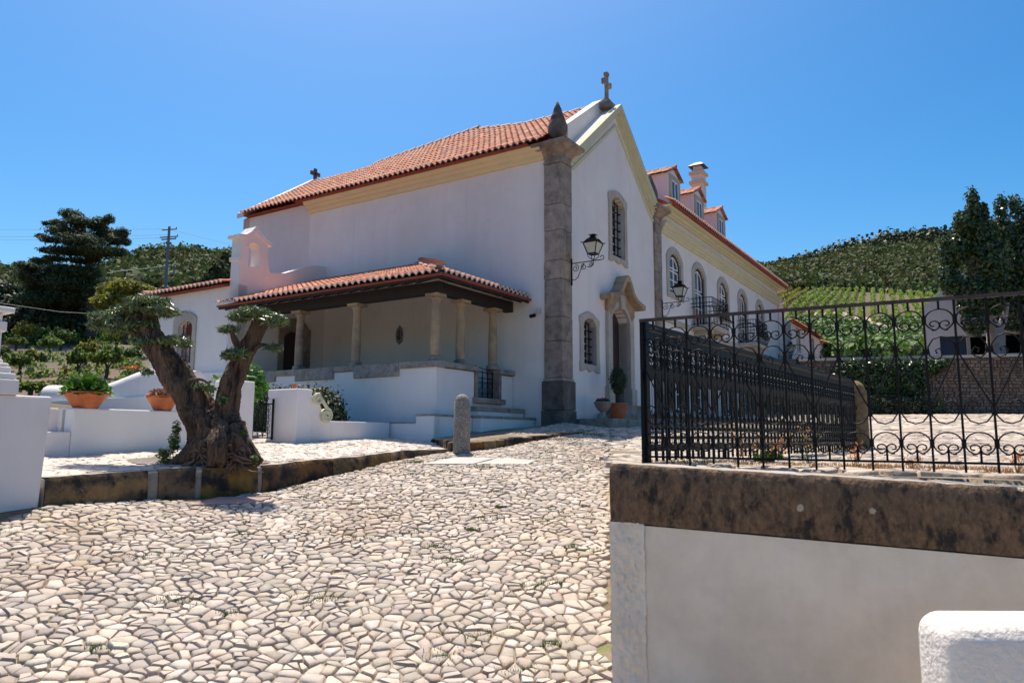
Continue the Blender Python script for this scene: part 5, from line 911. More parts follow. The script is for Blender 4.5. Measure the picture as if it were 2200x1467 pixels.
for x, y in rw: vs += [(x + .01, y, float(f_pl(x, y)) - .0), (x - .01, y, float(f_st(x, y)) - .3), (x + .45, y, float(f_pl(x, y)) - .004)]
mb.add(vs, [(i * 3, (i + 1) * 3, (i + 1) * 3 + 1, i * 3 + 1) for i in range(len(rw) - 1)] + [(i * 3, i * 3 + 2, (i + 1) * 3 + 2, (i + 1) * 3) for i in range(len(rw) - 1)]); mb.m = [0] * (len(rw) - 1) + [1] * (len(rw) - 1); obj('side_return', mb, ['plaster2', 'joint'], fwl)
mb = MB().box(1.6, 4.2, 2.76, 3.06, -2.2, -.67)
bt = obj('rounded_wall_end', mb, 'plaster2', fr=WO, loc=(2.5, 2.9, -2)); tag(bt, 'rounded white plaster wall end in the bottom right corner', 'wall'); bt.data.materials[0] = M['rough_pl2']; b = bt.modifiers.new('bevel', 'BEVEL'); b.width = .085; b.segments = 5; bt.data.polygons.foreach_set('use_smooth', [True] * 6)

fence = thing('iron_fence', 'black wrought iron fence with scrolls standing on the right foreground wall', 'fence', (.935, 5.2, -.16)); F0 = Vector((.935, 5.2, 0)); f1 = Vector((2.84, 4.15, 0)); fdd = (f1 - F0).normalized()
ang = math.atan2(fdd.y, fdd.x); fence.matrix_world = Matrix.Translation(F0) @ Matrix.Rotation(ang, 4, 'Z'); FR[fence] = None
ZT, ZB, BW, NB = .83, -.165, .16, 22
def share(name, mb, m, smooth=True):
    me = bpy.data.meshes.new(name); me.from_pydata(mb.v, [], mb.f); me.materials.append(M[m]); 
    if smooth: me.polygons.foreach_set('use_smooth', [True] * len(me.polygons)); me.set_sharp_from_angle(angle=R(45))
    return me
def put(me, parent, x, z=0, sx=1, y=0, name=None, rot=None):
    o = bpy.data.objects.new(name or me.name, me); COL.objects.link(o); o.parent = parent; o.location = (x, y, z); o.scale = (sx, 1, 1)
    if rot: o.rotation_euler = rot
    return o
obj('top_rail', MB().bar((-.02, 0, ZT), (NB * BW, 0, ZT - .01), .018, .022), 'rail', fence, rel=True); obj('bottom_rail', MB().bar((-.02, 0, ZB + .03), (NB * BW, 0, ZB + .02), .014, .014), 'iron', fence, rel=True)
vb = MB().bar((0, 0, ZB - .03), (0, 0, ZT), .0125)
for z_ in (.71, .51, -.03): vb.box(-.012, .012, -.012, .012, z_ - .018, z_ + .018)
vb = share('vertical_bar', vb, 'iron', False); pin = share('short_bar', MB().bar((0, 0, 0), (0, 0, .06), .012), 'iron', False)
def cs_path(w, h, n=40):                                # C of two inward curls
    out = []
    for k in range(n + 1):
        t = k / n * 2 - 1; a = t * 2 * PI * .83; q = abs(t); r_ = 1 if q < .55 else 1 - (q - .55) / .45 * .62; cx = (.0 if q < .55 else math.copysign((q - .55) / .45 * .42, t)); out.append((w * (math.sin(a * 1.0) * r_ * .98 + cx * .9 * 1) * .5, 0, h * (math.cos(a) * r_)))
    return out
def dbl(w, h):                                          # oval ring closed by two spirals meeting in the middle
    P_ = []; n = 26
    for k in range(n + 1): t = k / n; a = PI / 2 - t * PI * 1.62; P_.append((w * math.cos(a), 0, h * math.sin(a)))
    ex, ez = P_[-1][0], P_[-1][2]; c = (w * .42, -h * .35); r_ = math.hypot(ex - c[0], ez - c[1]) if True else 0; a0 = math.atan2(ez - c[1], ex - c[0])
    for k in range(1, 18): t = k / 17; a = a0 - t * PI * 2.0; q = (h * .55) * (1 - .8 * t); P_.append((c[0] + q * .9 * math.cos(a), 0, c[1] + q * math.sin(a)))
    return P_
def half(w, h):
    P_ = []
    for k in range(27): a = PI / 2 - (k / 26) * PI * .9; P_.append((w * math.cos(a), 0, h * math.sin(a)))
    c = (w * .44, -h * .42); 
    for k in range(1, 24): t = k / 23; a = -PI * .32 - t * PI * 2.35; q = .56 * (1 - .82 * t); P_.append((c[0] + w * q * math.cos(a), 0, c[1] + h * q * math.sin(a)))
    return P_
hs = share('scroll', MB().tube(half(.074, .065), .0044, 6), 'iron')
ms = share('scroll', MB().tube([(.0, 0, .0), (.012, 0, .045), (.04, 0, .08), (.08, 0, .09), (.12, 0, .075), (.148, 0, .03), (.142, 0, -.02), (.115, 0, -.045), (.085, 0, -.035), (.072, 0, -.005), (.09, 0, .02), (.11, 0, .008), (.102, 0, -.012)], .0044, 6), 'iron')
dg_ = share('diagonal_bar', MB().tube([(0, 0, 0), (.03, 0, -.06), (.13, 0, -.275), (.16, 0, -.335)], .0048, 6), 'iron')
for k in range(NB + 1):
    x = k * BW; put(vb, fence, x, 0, name='vertical_bar')
    if k == NB: break
    xm = x + BW / 2; put(pin, fence, xm, ZT - .065); put(pin, fence, xm, ZB + .03)
    for s in (1, -1): put(hs, fence, xm, .70, s); put(hs, fence, xm, -.03, s)
    ev_ = (k % 2 == 0)                                    # upper node on the left bar of even bays
    a = put(dg_, fence, x if ev_ else x + BW, .51, 1 if ev_ else -1)
    put(ms, fence, x if ev_ else x + BW, .51, 1 if ev_ else -1); c = put(ms, fence, x + BW if ev_ else x, .175, -1 if ev_ else 1); c.scale = (c.scale[0], 1, -1)
rail_ = thing('cast_iron_railing', 'long dark green cast iron railing running back from the fence corner to the stone post', 'railing', (.95, 5.22, -.16)); R0 = Vector((.95, 5.22, 0)); R1 = Vector((4.86, 10.4, 0)); rd = (R1 - R0); RLn = rd.length; ang2 = math.atan2(rd.y, rd.x)
rail_.matrix_world = Matrix.Translation(R0) @ Matrix.Rotation(ang2, 4, 'Z'); FR[rail_] = None
rz0, rz1 = -.17, .82
obj('top_rail', MB().box(0, RLn, -.018, .018, rz1 - .05, rz1), 'iron_g', rail_, rel=True, bevel=.008); obj('top_band', MB().box(0, RLn, -.006, .006, rz1 - .12, rz1 - .055), 'iron_g', rail_, rel=True); obj('bottom_rail', MB().box(0, RLn, -.01, .01, rz0 + .07, rz0 + .12), 'iron_g', rail_, rel=True); obj('middle_rail', MB().box(0, RLn, -.006, .006, .13, .16), 'iron_g', rail_, rel=True); obj('middle_rail', MB().box(0, RLn, -.006, .006, -.015, .01), 'iron_g', rail_, rel=True); obj('middle_rail', MB().box(0, RLn, -.006, .006, .5, .52), 'iron_g', rail_, rel=True)
obj('end_post', MB().box(-.02, .03, -.025, .025, rz0 - .05, rz1 + .02), 'iron_g', rail_, rel=True)
bm_ = MB(); bm_.lathe([(.014, rz0), (.014, -.02), (.022, .0), (.014, .02), (.014, .12), (.026, .15), (.011, .19), (.014, .34), (.011, .48), (.026, .51), (.013, .54), (.021, .58), (.01, .6), (.021, .64), (.01, .68), (.011, .76)], (0, 0, 0), 8); bm_.v = [(x, y * .75, z) for x, y, z in bm_.v]
mt = share('baluster', bm_, 'iron_g'); nb = 60; sp_ = RLn / nb
om = MB()
for z_, r_ in ((.63, .03), (.56, .022), (.70, .026)): om.tube([(r_ * math.cos(a), 0, z_ + r_ * math.sin(a)) for a in np.linspace(0, 2 * PI, 11)], .0065, 5)
om.tube([(-sp_ / 2, 0, .15), (-sp_ * .4, 0, .085), (0, 0, .06), (sp_ * .4, 0, .085), (sp_ / 2, 0, .15)], .011, 6); om.tube([(-sp_ / 2, 0, .0), (-sp_ * .4, 0, -.06), (0, 0, -.085), (sp_ * .4, 0, -.06), (sp_ / 2, 0, .0)], .011, 6)
om.bar((0, 0, -.085), (0, 0, .75), .003); om.ext([(-sp_ / 2, .5), (-sp_ * .3, .43), (0, .40), (sp_ * .3, .43), (sp_ / 2, .5)], -.006, .006); orn = share('cast_ornament', om, 'iron_g')
slm = share('splayed_bar', MB().bar((0, 0, .16), (sp_ * .9, 0, .47), .008, .03), 'iron_g', False)
for k in range(nb):
    put(mt, rail_, (k + .5) * sp_, name='baluster'); put(orn, rail_, (k + 1) * sp_ if k < nb - 1 else nb * sp_ - .02)
    if k % 2: put(slm, rail_, (k + .55) * sp_, name='splayed_bar')
    else: put(slm, rail_, (k + .45) * sp_, sx=-1, name='splayed_bar')
# weeds at the fence foot
def weed(px, py, Y, h, lab, m='dry', fl_m=None, green=False):
    b = at(px, py, Y); b[2] = float(f_pl(b[0], b[1])) - .01; t = thing('weed', lab, 'weed', tuple(b)); g = np.random.default_rng(int(px)); mb = MB(); tips = []
    for k in range(5 if not green else 9):
        d = Vector((g.normal() * .3, g.normal() * .2, 1)).normalized(); L_ = h * (.5 + .5 * g.random()); pth_ = [Vector(b) + d * L_ * s + Vector((.05 * s * s * math.sin(k), 0, 0)) for s in np.linspace(0, 1, 6)]; mb.tube([tuple(p) for p in pth_], [.004, .004, .003, .003, .002, .001], 4); tips.append(pth_[-1])
        for s in (2, 3, 4):
            q = pth_[s] + Vector((g.normal() * .04, g.normal() * .04, .05)); mb.tube([tuple(pth_[s]), tuple(q)], [.002, .001], 4); tips.append(q)
    obj('stems', mb, m, t); leaves('seed_heads', [(q.x, q.y, q.z, .015, .015, .02) for q in tips], 60 if not green else 300, .012 if not green else .02, fl_m or m, t, shell=.1)
weed(1597, 955, 5.6, .32, 'tall pinkish dry weed stalk leaning in front of the iron railing', 'dry'); weed(1665, 990, 5.4, .3, 'dry flowering weed behind the fence with orange heads', 'dry', 'orange'); weed(1740, 990, 5.5, .34, 'slender weed with pale buds between fence and railing', 'weed', 'dry'); weed(1838, 1000, 5.0, .2, 'rust coloured dry weed below the stone post', 'dry', 'orange'); weed(1640, 1000, 5.35, .1, 'low bright green weed clump behind the fence', 'weed', 'weed', True); weed(2185, 1000, 4.6, .15, 'rust coloured dry weed at the right edge of the fence', 'dry', 'orange'); weed(1960, 1000, 4.9, .08, 'short dry weed tuft on the coping behind the fence', 'dry')
gr = []; g = np.random.default_rng(21)
def tufts(name, spots, n, m, lab, cat, h=.03):
    V_ = []; 
    for k in range(n):
        cx, cy, rr = spots[g.integers(len(spots))]; x = cx + g.normal() * rr; y = cy + g.normal() * rr * .5; z_ = float(terr(x, y) if in_terr(x, y) else G(x, y)); a = g.random() * 2 * PI; d = np.array([math.cos(a), math.sin(a), 0]) * .004; l_ = np.array([g.normal() * .3, g.normal() * .3, 1]) * h * (.4 + g.random()); p = np.array([x, y, z_ + .003]); V_ += [p - d, p + d, p + l_ + d * .3, p + l_ - d * .3]
    me = npmesh(name, np.array(V_), np.arange(4 * n).reshape(-1, 4)); tag(link_mesh(name, me, m, fr=WO, loc=(0, 0, 0)), lab, cat, kind='stuff')
sp1 = [(g.uniform(-5, 3), g.uniform(5, 16), g.uniform(.03, .14)) for _ in range(110)]; sp1 = [s for s in sp1 if t_street(np.array(s[0]), np.array(s[1]))]
tufts('moss_and_grass', sp1 + [(.6, 13.2, .18), (1.1, 13.8, .2), (-.4, 11.35, .18), (.9, 14.5, .3), (1.7, 15.4, .2), (-1.6, 12, .1)] * 4, 11000, 'weed', 'sparse green grass and moss growing in the street joints', 'grass')
tufts('dry_grass', [(g.uniform(1, 4.2), 0, .1) for _ in range(30)] and [(x, 5.35 - .36 * x + .35 + g.random() * .4, .08) for x in np.linspace(1.1, 3.2, 30)], 3500, 'dry', 'dry rust brown grass along the foot of the fence', 'grass', .035)

# ------------------------------------------------------------------ far right: rubble wall, ivy, barn, tree
rwl = thing('rubble_wall', 'long rubble stone retaining wall with pale coping at the far side of the courtyard', 'wall', (20, 31.7, 1))
obj('core', MB().box(12.5, 44, 31.62, 32.1, .2, 3.45), 'mortar', rwl); mb = MB().add([(12.4, 31.5, 3.4), (44, 31.5, 4.2), (44, 32.2, 4.2), (12.4, 32.2, 3.4), (12.4, 31.5, 3.28), (44, 31.5, 4.08), (44, 32.2, 4.08), (12.4, 32.2, 3.28)], [(0, 1, 2, 3), (0, 4, 5, 1), (4, 7, 6, 5)]); obj('coping', mb, 'slab', rwl)
g = np.random.default_rng(31); mb = MB(); cnt = 0; z_ = .8
while z_ < 3.6:
    h = .09 + g.random() * .08; x = 12.6
    while x < 27:
        w_ = .1 + g.random() ** 2 * .34; top = 3.28 + (x - 12.4) * .0253
        if z_ + h < top:
            e = g.random() * .05; c = (x + w_ / 2, z_ + h / 2); q = []; 
            for (sx, sz) in ((-1, -1), (1, -1), (1, 1), (-1, 1)): q.append((c[0] + sx * (w_ / 2) * (.6 + .5 * g.random()), c[1] + sz * (h / 2) * (.55 + .6 * g.random())))
            vs = [(a, 31.64, b) for a, b in q] + [(c[0] + (a - c[0]) * .88, 31.58 - e, c[1] + (b - c[1]) * .85) for a, b in q]; fs = [(4, 5, 6, 7), (0, 1, 5, 4), (1, 2, 6, 5), (2, 3, 7, 6), (3, 0, 4, 7)]
            if x > 17.6 and cnt < 300: obj('stone', MB().add(vs, fs), 'rubble', rwl); cnt += 1
            else: mb.add(vs, fs)
        x += w_
    z_ += h
obj('small_stones', mb, 'rubble', rwl, kind='stuff')
iv = thing('ivy', 'dark glossy climber hanging over the left part of the rubble wall', 'climber', (16, 31.3, 1)); leaves('foliage', [(14.6, 31.2, 2.5, .8, .35, .8), (15.8, 31.2, 2.3, 1.0, .35, 1.1), (17.0, 31.2, 2.4, .8, .35, 1.0), (16.2, 31.1, 1.4, 1.4, .3, .7), (17.9, 31.3, 3.0, .6, .25, .35), (18.5, 31.35, 3.2, .5, .2, .2), (15.4, 31.1, 1.5, .9, .3, .6)], 13000, .07, 'glossy', iv, upb=.3, shell=.6)
hg = thing('low_hedge', 'low clipped hedge in the shade at the foot of the rubble wall', 'hedge', (15.6, 30.8, 1)); leaves('foliage', [(15.0 + k * .45, 30.6, 1.25, .35, .3, .45) for k in range(7)], 6000, .05, 'dkleaf', hg, shell=.85)
for i, (px, py) in enumerate(((1838, 757), (1878, 755), (1918, 750), (1958, 750))):
    c = at(px, py, 32.6); t = thing('cloud_shrub', 'small flat topped clipped shrub above the rubble wall, %s from the left' % ('first', 'second', 'third', 'fourth')[i], 'shrub', (c[0], c[1], 3.4), group='clipped shrubs above the rubble wall'); obj('stem', MB().tube([(c[0], c[1], 3.4), (c[0] + .05, c[1], c[2])], .05, 6), 'trunk', t)
    leaves('crown', [(c[0], c[1], c[2], .38, .3, .1), (c[0] - .25, c[1], c[2] - .15, .22, .2, .07), (c[0] + .25, c[1], c[2] + .1, .2, .2, .07)], 700, .05, 'dkleaf', t, shell=.6, seed=i)
BF = Matrix.Translation((21.68, 38, 0)) @ Matrix.Rotation(R(-31.5), 4, 'Z')
barn = thing('barn', 'white gabled outbuilding with a dark blue door half hidden by the tree', 'building', (4, 1, 4), BF); bf = obj('gable_wall', MB().ext([(0, 3.4), (9, 3.4), (9, 6.9), (4.5, 10.7), (0, 6.9)], 0, .4), 'plaster', barn)
cut(bf, [cutter([(.62, 4.2), (1.78, 4.2), (1.78, 5.22), (.62, 5.22)], -1, .25, barn), cutter([(1.95, 4.2), (5.2, 4.2), (5.2, 5.15), (1.95, 5.15)], -1, 1, barn)])
obj('side_wall', MB().box(.0, .35, .41, 8, 3.4, 6.6), 'plaster', barn); obj('shade_backing', MB().box(0.4, 9, 3, 3.2, 3.4, 6.6), 'iron', barn); obj('door', MB().box(.62, 1.78, .15, .22, 4.1, 5.22), 'blue', barn); obj('door_post', MB().box(1.8, 1.93, -.03, .2, 4.2, 5.3), 'stone_lt', barn); obj('roof', MB().ring([(0, 6.7), (4.5, 10.5), (9, 6.7)], [(0, 6.85), (4.5, 10.65), (9, 6.85)], .3, 8, closed=False), 'tile_red', barn)  # black sheet behind the opening stands in for the barn's dark interior shade
def tree(name, lab, blobs, n, size, lm, trunk, tr, bm='trunk', group=None, upb=.2, aspect=.6, shell=.45, cat='tree', seed=0, branches=()):
    t = thing(name, lab, cat, trunk[0], group=group); obj('trunk', limb(trunk, tr, 10, seed + 40, .1), bm, t, smooth=True)
    for b_, r_ in branches: obj('branch', limb(b_, r_, 7, seed + 50, .08), bm, t, smooth=True)
    leaves('crown', blobs, n, size, lm, t, upb=upb, aspect=aspect, shell=shell, seed=seed); return t
def bp(px, py, Y, rx, rz, ry=None): c = at(px, py, Y); return (c[0], c[1], c[2], rx / F * Y, ry or rx / F * Y, rz / F * Y)
tb = at(2150, 755, 34.5)
bls = [bp(2090, 440, 34.5, 14, 40), bp(2070, 480, 34.5, 22, 30), bp(2100, 500, 34.5, 30, 50), bp(2050, 540, 34.5, 28, 40), bp(2120, 560, 34.5, 45, 60), bp(2040, 600, 34.5, 22, 40), bp(2085, 640, 34.2, 30, 45), bp(2125, 640, 34.2, 32, 40), bp(2095, 695, 34, 24, 26), bp(2115, 455, 34.5, 8, 25), bp(2130, 500, 34.8, 15, 30), bp(2030, 520, 34.5, 10, 14)]
tree('plane_tree', 'tall dark leafy tree with spiky top in front of the white barn', bls, 14500, .1, 'glossy', [tuple(at(2138, 765, 34.5)), tuple(at(2140, 720, 34.5)), tuple(at(2130, 690, 34.5)), tuple(at(2105, 640, 34.5)), tuple(at(2095, 560, 34.5))], [.42, .36, .25, .15, .06], 'pale_trunk', group='tall trees by the barn', seed=1, shell=.3, branches=(([tuple(at(2140, 715, 34.5)), tuple(at(2155, 690, 34.5)), tuple(at(2165, 650, 34.5))], [.25, .16, .08]), ([tuple(at(2138, 710, 34.5)), tuple(at(2118, 680, 34.3)), tuple(at(2108, 650, 34.2))], [.2, .12, .06])))
bls = [bp(2150, 450, 35.5, 14, 35), bp(2182, 445, 35.5, 14, 32), bp(2160, 500, 35.5, 30, 40), bp(2195, 500, 35.5, 22, 40), bp(2180, 560, 35.5, 45, 60), bp(2230, 540, 35.5, 40, 80), bp(2160, 620, 35.5, 40, 50), bp(2210, 640, 35.5, 45, 55), bp(2250, 600, 35.5, 50, 80), bp(2170, 680, 35.5, 35, 30), bp(2225, 700, 35.5, 40, 30), bp(2205, 470, 35.5, 12, 40)]
tree('plane_tree', 'tall dark leafy tree cut by the right edge of the picture', bls, 14500, .1, 'glossy', [tuple(at(2215, 765, 35.5)), tuple(at(2213, 700, 35.5)), tuple(at(2200, 600, 35.5))], [.35, .28, .1], 'pale_trunk', group='tall trees by the barn', seed=2, shell=.3)

# ------------------------------------------------------------------ vineyard, track, hills
rows_top = [1700, 1718, 1735, 1752, 1768, 1783, 1798, 1812, 1827, 1842, 1858, 1876, 1892, 1910, 1926, 1943, 1962, 1981, 2000]
ordn = ['first', 'second', 'third', 'fourth', 'fifth', 'sixth', 'seventh', 'eighth', 'ninth', 'tenth', 'eleventh', 'twelfth', 'thirteenth', 'fourteenth', 'fifteenth', 'sixteenth', 'seventeenth', 'eighteenth', 'nineteenth']
for i, px in enumerate(rows_top):
    a = hit(px, 627); bpx = 1877 + (px - 1876) * 1.55; b = hit(bpx, 694 if px > 1760 else 700); n_ = int(np.hypot(*(a - b)[:2]) / .7); t = thing('vine_row', 'row of vines climbing the slope, %s from the left in the vineyard' % ordn[i], 'vine row', tuple(b), group='vine rows on the slope')
    P_ = [a + (b - a) * k / n_ for k in range(n_ + 1)]; P_ = [np.array([p[0], p[1], float(T(p[0], p[1]))]) for p in P_]; g = np.random.default_rng(i)
    leaves('foliage', [(p[0] + g.normal() * .08, p[1], p[2] + .5 + g.normal() * .1, .2, .45, .42) for p in P_], n_ * 30, .12, 'vine' if i > 2 else 'yleaf', t, upb=.5, shell=.4, aspect=.7, seed=i)
    obj('stakes', MB().tube([tuple(P_[0]), tuple(P_[0] + [0, 0, 1.7])], .05, 4), 'trunk', t)
def strip(name, pts, wid, m, lab=None):
    P_ = [hit(*p) for p in pts]; vs = []
    for i, p in enumerate(P_):
        q0 = P_[max(i - 1, 0)]; q1 = P_[min(i + 1, len(P_) - 1)]; d = (q1 - q0)[:2]; d /= np.linalg.norm(d); nn = np.array([d[1], -d[0]]) * wid[i]
        for s in (-1, -.33, .33, 1): x, y = p[0] + nn[0] * s, p[1] + nn[1] * s; vs.append((x, y, float(T(x, y)) + .1))
    me = npmesh(name, np.array(vs), np.array([(i * 4 + k, i * 4 + k + 1, i * 4 + k + 5, i * 4 + k + 4) for i in range(len(P_) - 1) for k in range(3)])); link_mesh(name, me, m, fr=WO, loc=(0, 0, 0), kind='structure')
strip('farm_track', [(1780, 672), (1800, 684), (1830, 694), (1870, 698), (1905, 708), (1940, 722), (1975, 733), (2010, 742)], [1.5, 3, 4, 4.5, 4, 3.2, 2.8, 2.5], 'track'); strip('vineyard_road', [(1700, 621), (1800, 622), (1900, 623), (2020, 624)], [1.2] * 4, 'track')
def field(name, spots, n, size, m, lab, cat, hgt=1.2, sh=.5, asp=.7, ups=.5, seed=0):
    bl_ = []
    for (px, py, r_) in spots: p = hit(px, py); bl_.append((p[0], p[1], p[2] + hgt * .4, r_, r_, hgt)) 
    tag(leaves(name, bl_, n, size, m, upb=ups, shell=sh, aspect=asp, seed=seed, loc=(0, 0, 0)), lab, cat, kind='stuff')
g = np.random.default_rng(8); sp_v = []
for k in range(900):
    px = g.uniform(1690, 1990); py = g.uniform(690, 772); tr = np.interp(px, [1780, 1830, 1905, 1975, 2010], [672, 690, 708, 733, 742])
    if abs(py - tr) > (9 if px > 1790 else 0) and not (py < tr and px < 1880 and px > 1790): sp_v.append((px, py, .8))
field('vine_field', sp_v, 42000, .16, 'vine2', 'deep green unkempt vines covering the lower slope behind the rubble wall', 'vines', .7)
def scatter(name, n, pxr, yr, rr, per, size, m, lab, cat, seed, cond=None):
    g = np.random.default_rng(seed); bl_ = []
    while len(bl_) < n:
        px = g.uniform(*pxr); y = math.exp(g.uniform(math.log(yr[0]), math.log(yr[1]))); x = (px - 1100) / F * y
        if cond and not cond(px, y): continue
        r_ = g.uniform(*rr) * (.6 + y / 400); z_ = float(T(x, y)); bl_.append((x, y, z_ + r_ * .25, r_, r_, r_ * .8))
    tag(leaves(name, bl_, n * per, size, m, upb=.4, shell=.45, aspect=.8, seed=seed, loc=(0, 0, 0), norm_rand=1.0), lab, cat, kind='stuff')
scatter('hillside_scrub', 2600, (1560, 2260), (132, 318), (.9, 3.6), 62, .5, 'scrub', 'scrub and bushes covering the hill above the vineyard', 'scrub', 1, lambda px, y: y > 133 and (y > 172 or (math.sin(px * .045) + math.sin(y * .3 + px * .02)) > .35))
scatter('crest_wood', 260, (1560, 2260), (285, 322), (3, 5.5), 130, .7, 'dkleaf', 'dark wood along the crest of the right hill', 'wood', 2)
scatter('left_hill_scrub', 2300, (-80, 560), (95, 318), (1.0, 3.7), 60, .5, 'scrub', 'bushes covering the flat topped hill at the left', 'scrub', 3)
scatter('dark_thicket', 300, (-80, 345), (62, 90), (1.6, 3.0), 260, .26, 'dkleaf', 'dark shaded thicket behind the orchard', 'thicket', 4)
scatter('slope_tufts', 90, (-60, 330), (24, 58), (.25, .5), 14, .08, 'weed', 'dry tufts on the brown orchard slope', 'grass', 5)
scatter('slope_shrubs', 26, (-60, 330), (26, 60), (.5, 1.0), 150, .085, 'orch', 'green undergrowth between the orchard trees', 'undergrowth', 6)
scatter('thicket_edge', 40, (-60, 330), (56, 66), (1.0, 2.0), 260, .12, 'vine2', 'sunlit green bushes along the edge of the thicket', 'bushes', 7)
for px, Y, h in ((1655, 300, 5), (1665, 300, 6), (1690, 303, 7), (1720, 305, 6.5), (1765, 306, 5), (1800, 308, 5), (1820, 308, 5)):
    x = (px - 1100) / F * Y; z_ = float(T(x, Y)); tree('crest_tree', 'small dark tree on the right hill crest, at %s' % {1655: 'its lowest left end', 1665: 'the left end next to the lowest', 1690: 'the left, broad crowned', 1720: 'the left third, round crowned', 1765: 'the middle of the left slope', 1800: 'the rise past the middle', 1820: 'the upper end beside the wood'}[px], [(x, Y, z_ + h * .6, h * .32, h * .3, h * .42), (x + h * .2, Y, z_ + h * .45, h * .3, h * .25, h * .3), (x - h * .15, Y, z_ + h * .8, h * .18, h * .2, h * .25)], 900, .45, 'dkleaf', [(x, Y, z_), (x, Y, z_ + h * .5)], [.3, .2], group='trees on the right crest', seed=px)
# cliff bands on the left hill
for i, (pts, hh) in enumerate(((((310, 545), (340, 548), (370, 552), (400, 556), (430, 548)), 3.4), (((395, 590), (420, 585), (445, 582), (470, 590)), 3.2))):
    P_ = [hit(*p) for p in pts]; mb = MB(); g = np.random.default_rng(i); vs = []
    for k in range(25):
        t = k / 24 * (len(P_) - 1); a = int(min(t, len(P_) - 2)); p = P_[a] + (P_[a + 1] - P_[a]) * (t - a)
        for j in range(5): vs.append((p[0], p[1] - 3 + g.normal() * .8 + j * .3, p[2] - 1 + hh * j / 4 + g.normal() * .4))
        vs.append((p[0], p[1] + 6, p[2] + hh - 3))
    mb.add(vs, [(k * 6 + j, k * 6 + 6 + j, k * 6 + 7 + j, k * 6 + j + 1) for k in range(24) for j in range(5)]); obj('cliff', mb, 'rock', fr=WO, loc=(0, 0, 0), smooth=True, kind='structure')

# ------------------------------------------------------------------ far left trees, poles, wires
Yp = 56; pb = [(155, 462, 30, 14), (175, 478, 40, 15), (125, 480, 25, 10), (100, 480, 12, 5), (150, 500, 55, 16), (215, 480, 22, 18), (235, 470, 14, 14), (222, 500, 30, 20), (180, 520, 60, 18), (245, 515, 28, 16), (262, 500, 18, 14), (270, 520, 14, 12), (110, 515, 30, 7), (90, 507, 16, 5), (210, 540, 55, 14), (255, 540, 25, 12), (150, 540, 55, 10), (105, 538, 26, 8), (120, 555, 30, 8), (170, 560, 30, 8), (90, 562, 30, 10), (60, 572, 30, 12), (45, 585, 20, 10), (75, 595, 45, 20), (130, 580, 45, 15), (180, 585, 40, 18), (150, 610, 65, 22), (90, 620, 50, 18), (200, 620, 30, 25), (205, 555, 15, 25), (150, 640, 60, 22), (80, 645, 50, 20)]
B_ = lambda l_, Y, d=1: [bp(a, b, Y + random.uniform(-d, d), c, e, max(.5, c / F * Y)) for a, b, c, e in l_]
pt_ = at(195, 725, Yp)
tree('pine_tree', 'big dark spreading pine at the left rising against the sky', [(a, b, c, d * .86, e * .86, f * .8) for a, b, c, d, e, f in B_(pb, Yp, 1.6)], 34000, .15, 'pine', [tuple(pt_), tuple(at(200, 640, Yp)), tuple(at(190, 560, Yp)), tuple(at(165, 490, Yp)), tuple(at(155, 455, Yp))], [.4, .34, .26, .14, .04], aspect=.3, shell=.2, upb=.6, branches=(([tuple(at(192, 560, Yp)), tuple(at(230, 530, Yp)), tuple(at(260, 505, Yp))], [.14, .1, .05]), ([tuple(at(198, 610, Yp)), tuple(at(150, 600, Yp)), tuple(at(80, 590, Yp))], [.16, .12, .05]), ([tuple(at(185, 540, Yp)), tuple(at(130, 520, Yp)), tuple(at(90, 505, Yp))], [.12, .08, .04])))
tree('broadleaf_tree', 'yellow green bushy tree in front of the pine, behind the olive', B_([(240, 625, 30, 16), (275, 618, 35, 18), (310, 625, 25, 14), (250, 650, 45, 20), (300, 650, 40, 20), (225, 650, 25, 14), (270, 680, 50, 25)], 44, .6), 9000, .12, 'yleaf', [tuple(at(270, 740, 44)), tuple(at(272, 690, 44)), tuple(at(275, 640, 44))], [.16, .12, .05], seed=5)
tree('dark_tree', 'dark rounded tree at the left picture edge below the skyline', B_([(10, 625, 35, 20), (30, 660, 40, 30), (-20, 640, 40, 30), (0, 690, 50, 30)], 62, 1), 9000, .2, 'dkleaf', [tuple(at(10, 740, 62)), tuple(at(12, 660, 62))], [.3, .12], seed=6)
tree('dark_tree', 'dense dark tree below the pine, behind the orchard', B_([(60, 690, 50, 30), (110, 690, 50, 30), (160, 700, 50, 25), (100, 660, 45, 20), (210, 700, 40, 25), (170, 670, 50, 22)], 58, 1), 22000, .16, 'dkleaf', [tuple(at(120, 745, 58)), tuple(at(115, 680, 58))], [.3, .12], seed=7)
tree('dark_tree', 'dark green tree rising behind the wing roof at the foot of the hill', B_([(470, 590, 22, 30), (485, 560, 12, 20), (455, 600, 20, 16), (430, 610, 25, 10)], 90, 1), 5000, .25, 'scrub', [tuple(at(470, 640, 90)), tuple(at(472, 600, 90))], [.3, .12], seed=8)
orch = [(32, 753, 726, 20, 'yellowish one beside the pedestal'), (55, 748, 697, 24, 'tall one near the thicket'), (105, 763, 726, 22, 'leaning one in the middle of the back row'), (128, 753, 709, 26, 'broad forked one in the back row'), (146, 745, 722, 14, 'small one against the dark thicket'), (61, 801, 753, 16, 'slim twin stemmed one in the front'), (40, 803, 763, 24, 'low spreading one beside the pedestal'), (88, 787, 762, 9, 'sapling in the middle'), (165, 811, 756, 20, 'round one in front, left of the green bowl'), (182, 789, 738, 22, 'taller one behind the round one'), (226, 812, 752, 32, 'widest one above the barrel wall'), (280, 786, 750, 20, 'one beside the leaning olive trunk'), (247, 753, 712, 26, 'one under the yellow green tree'), (138, 822, 795, 10, 'tiny sapling above the barrel wall end'), (62, 850, 824, 30, 'bush just behind the terrace wall'), (5, 775, 750, 14, 'one at the far left edge')]
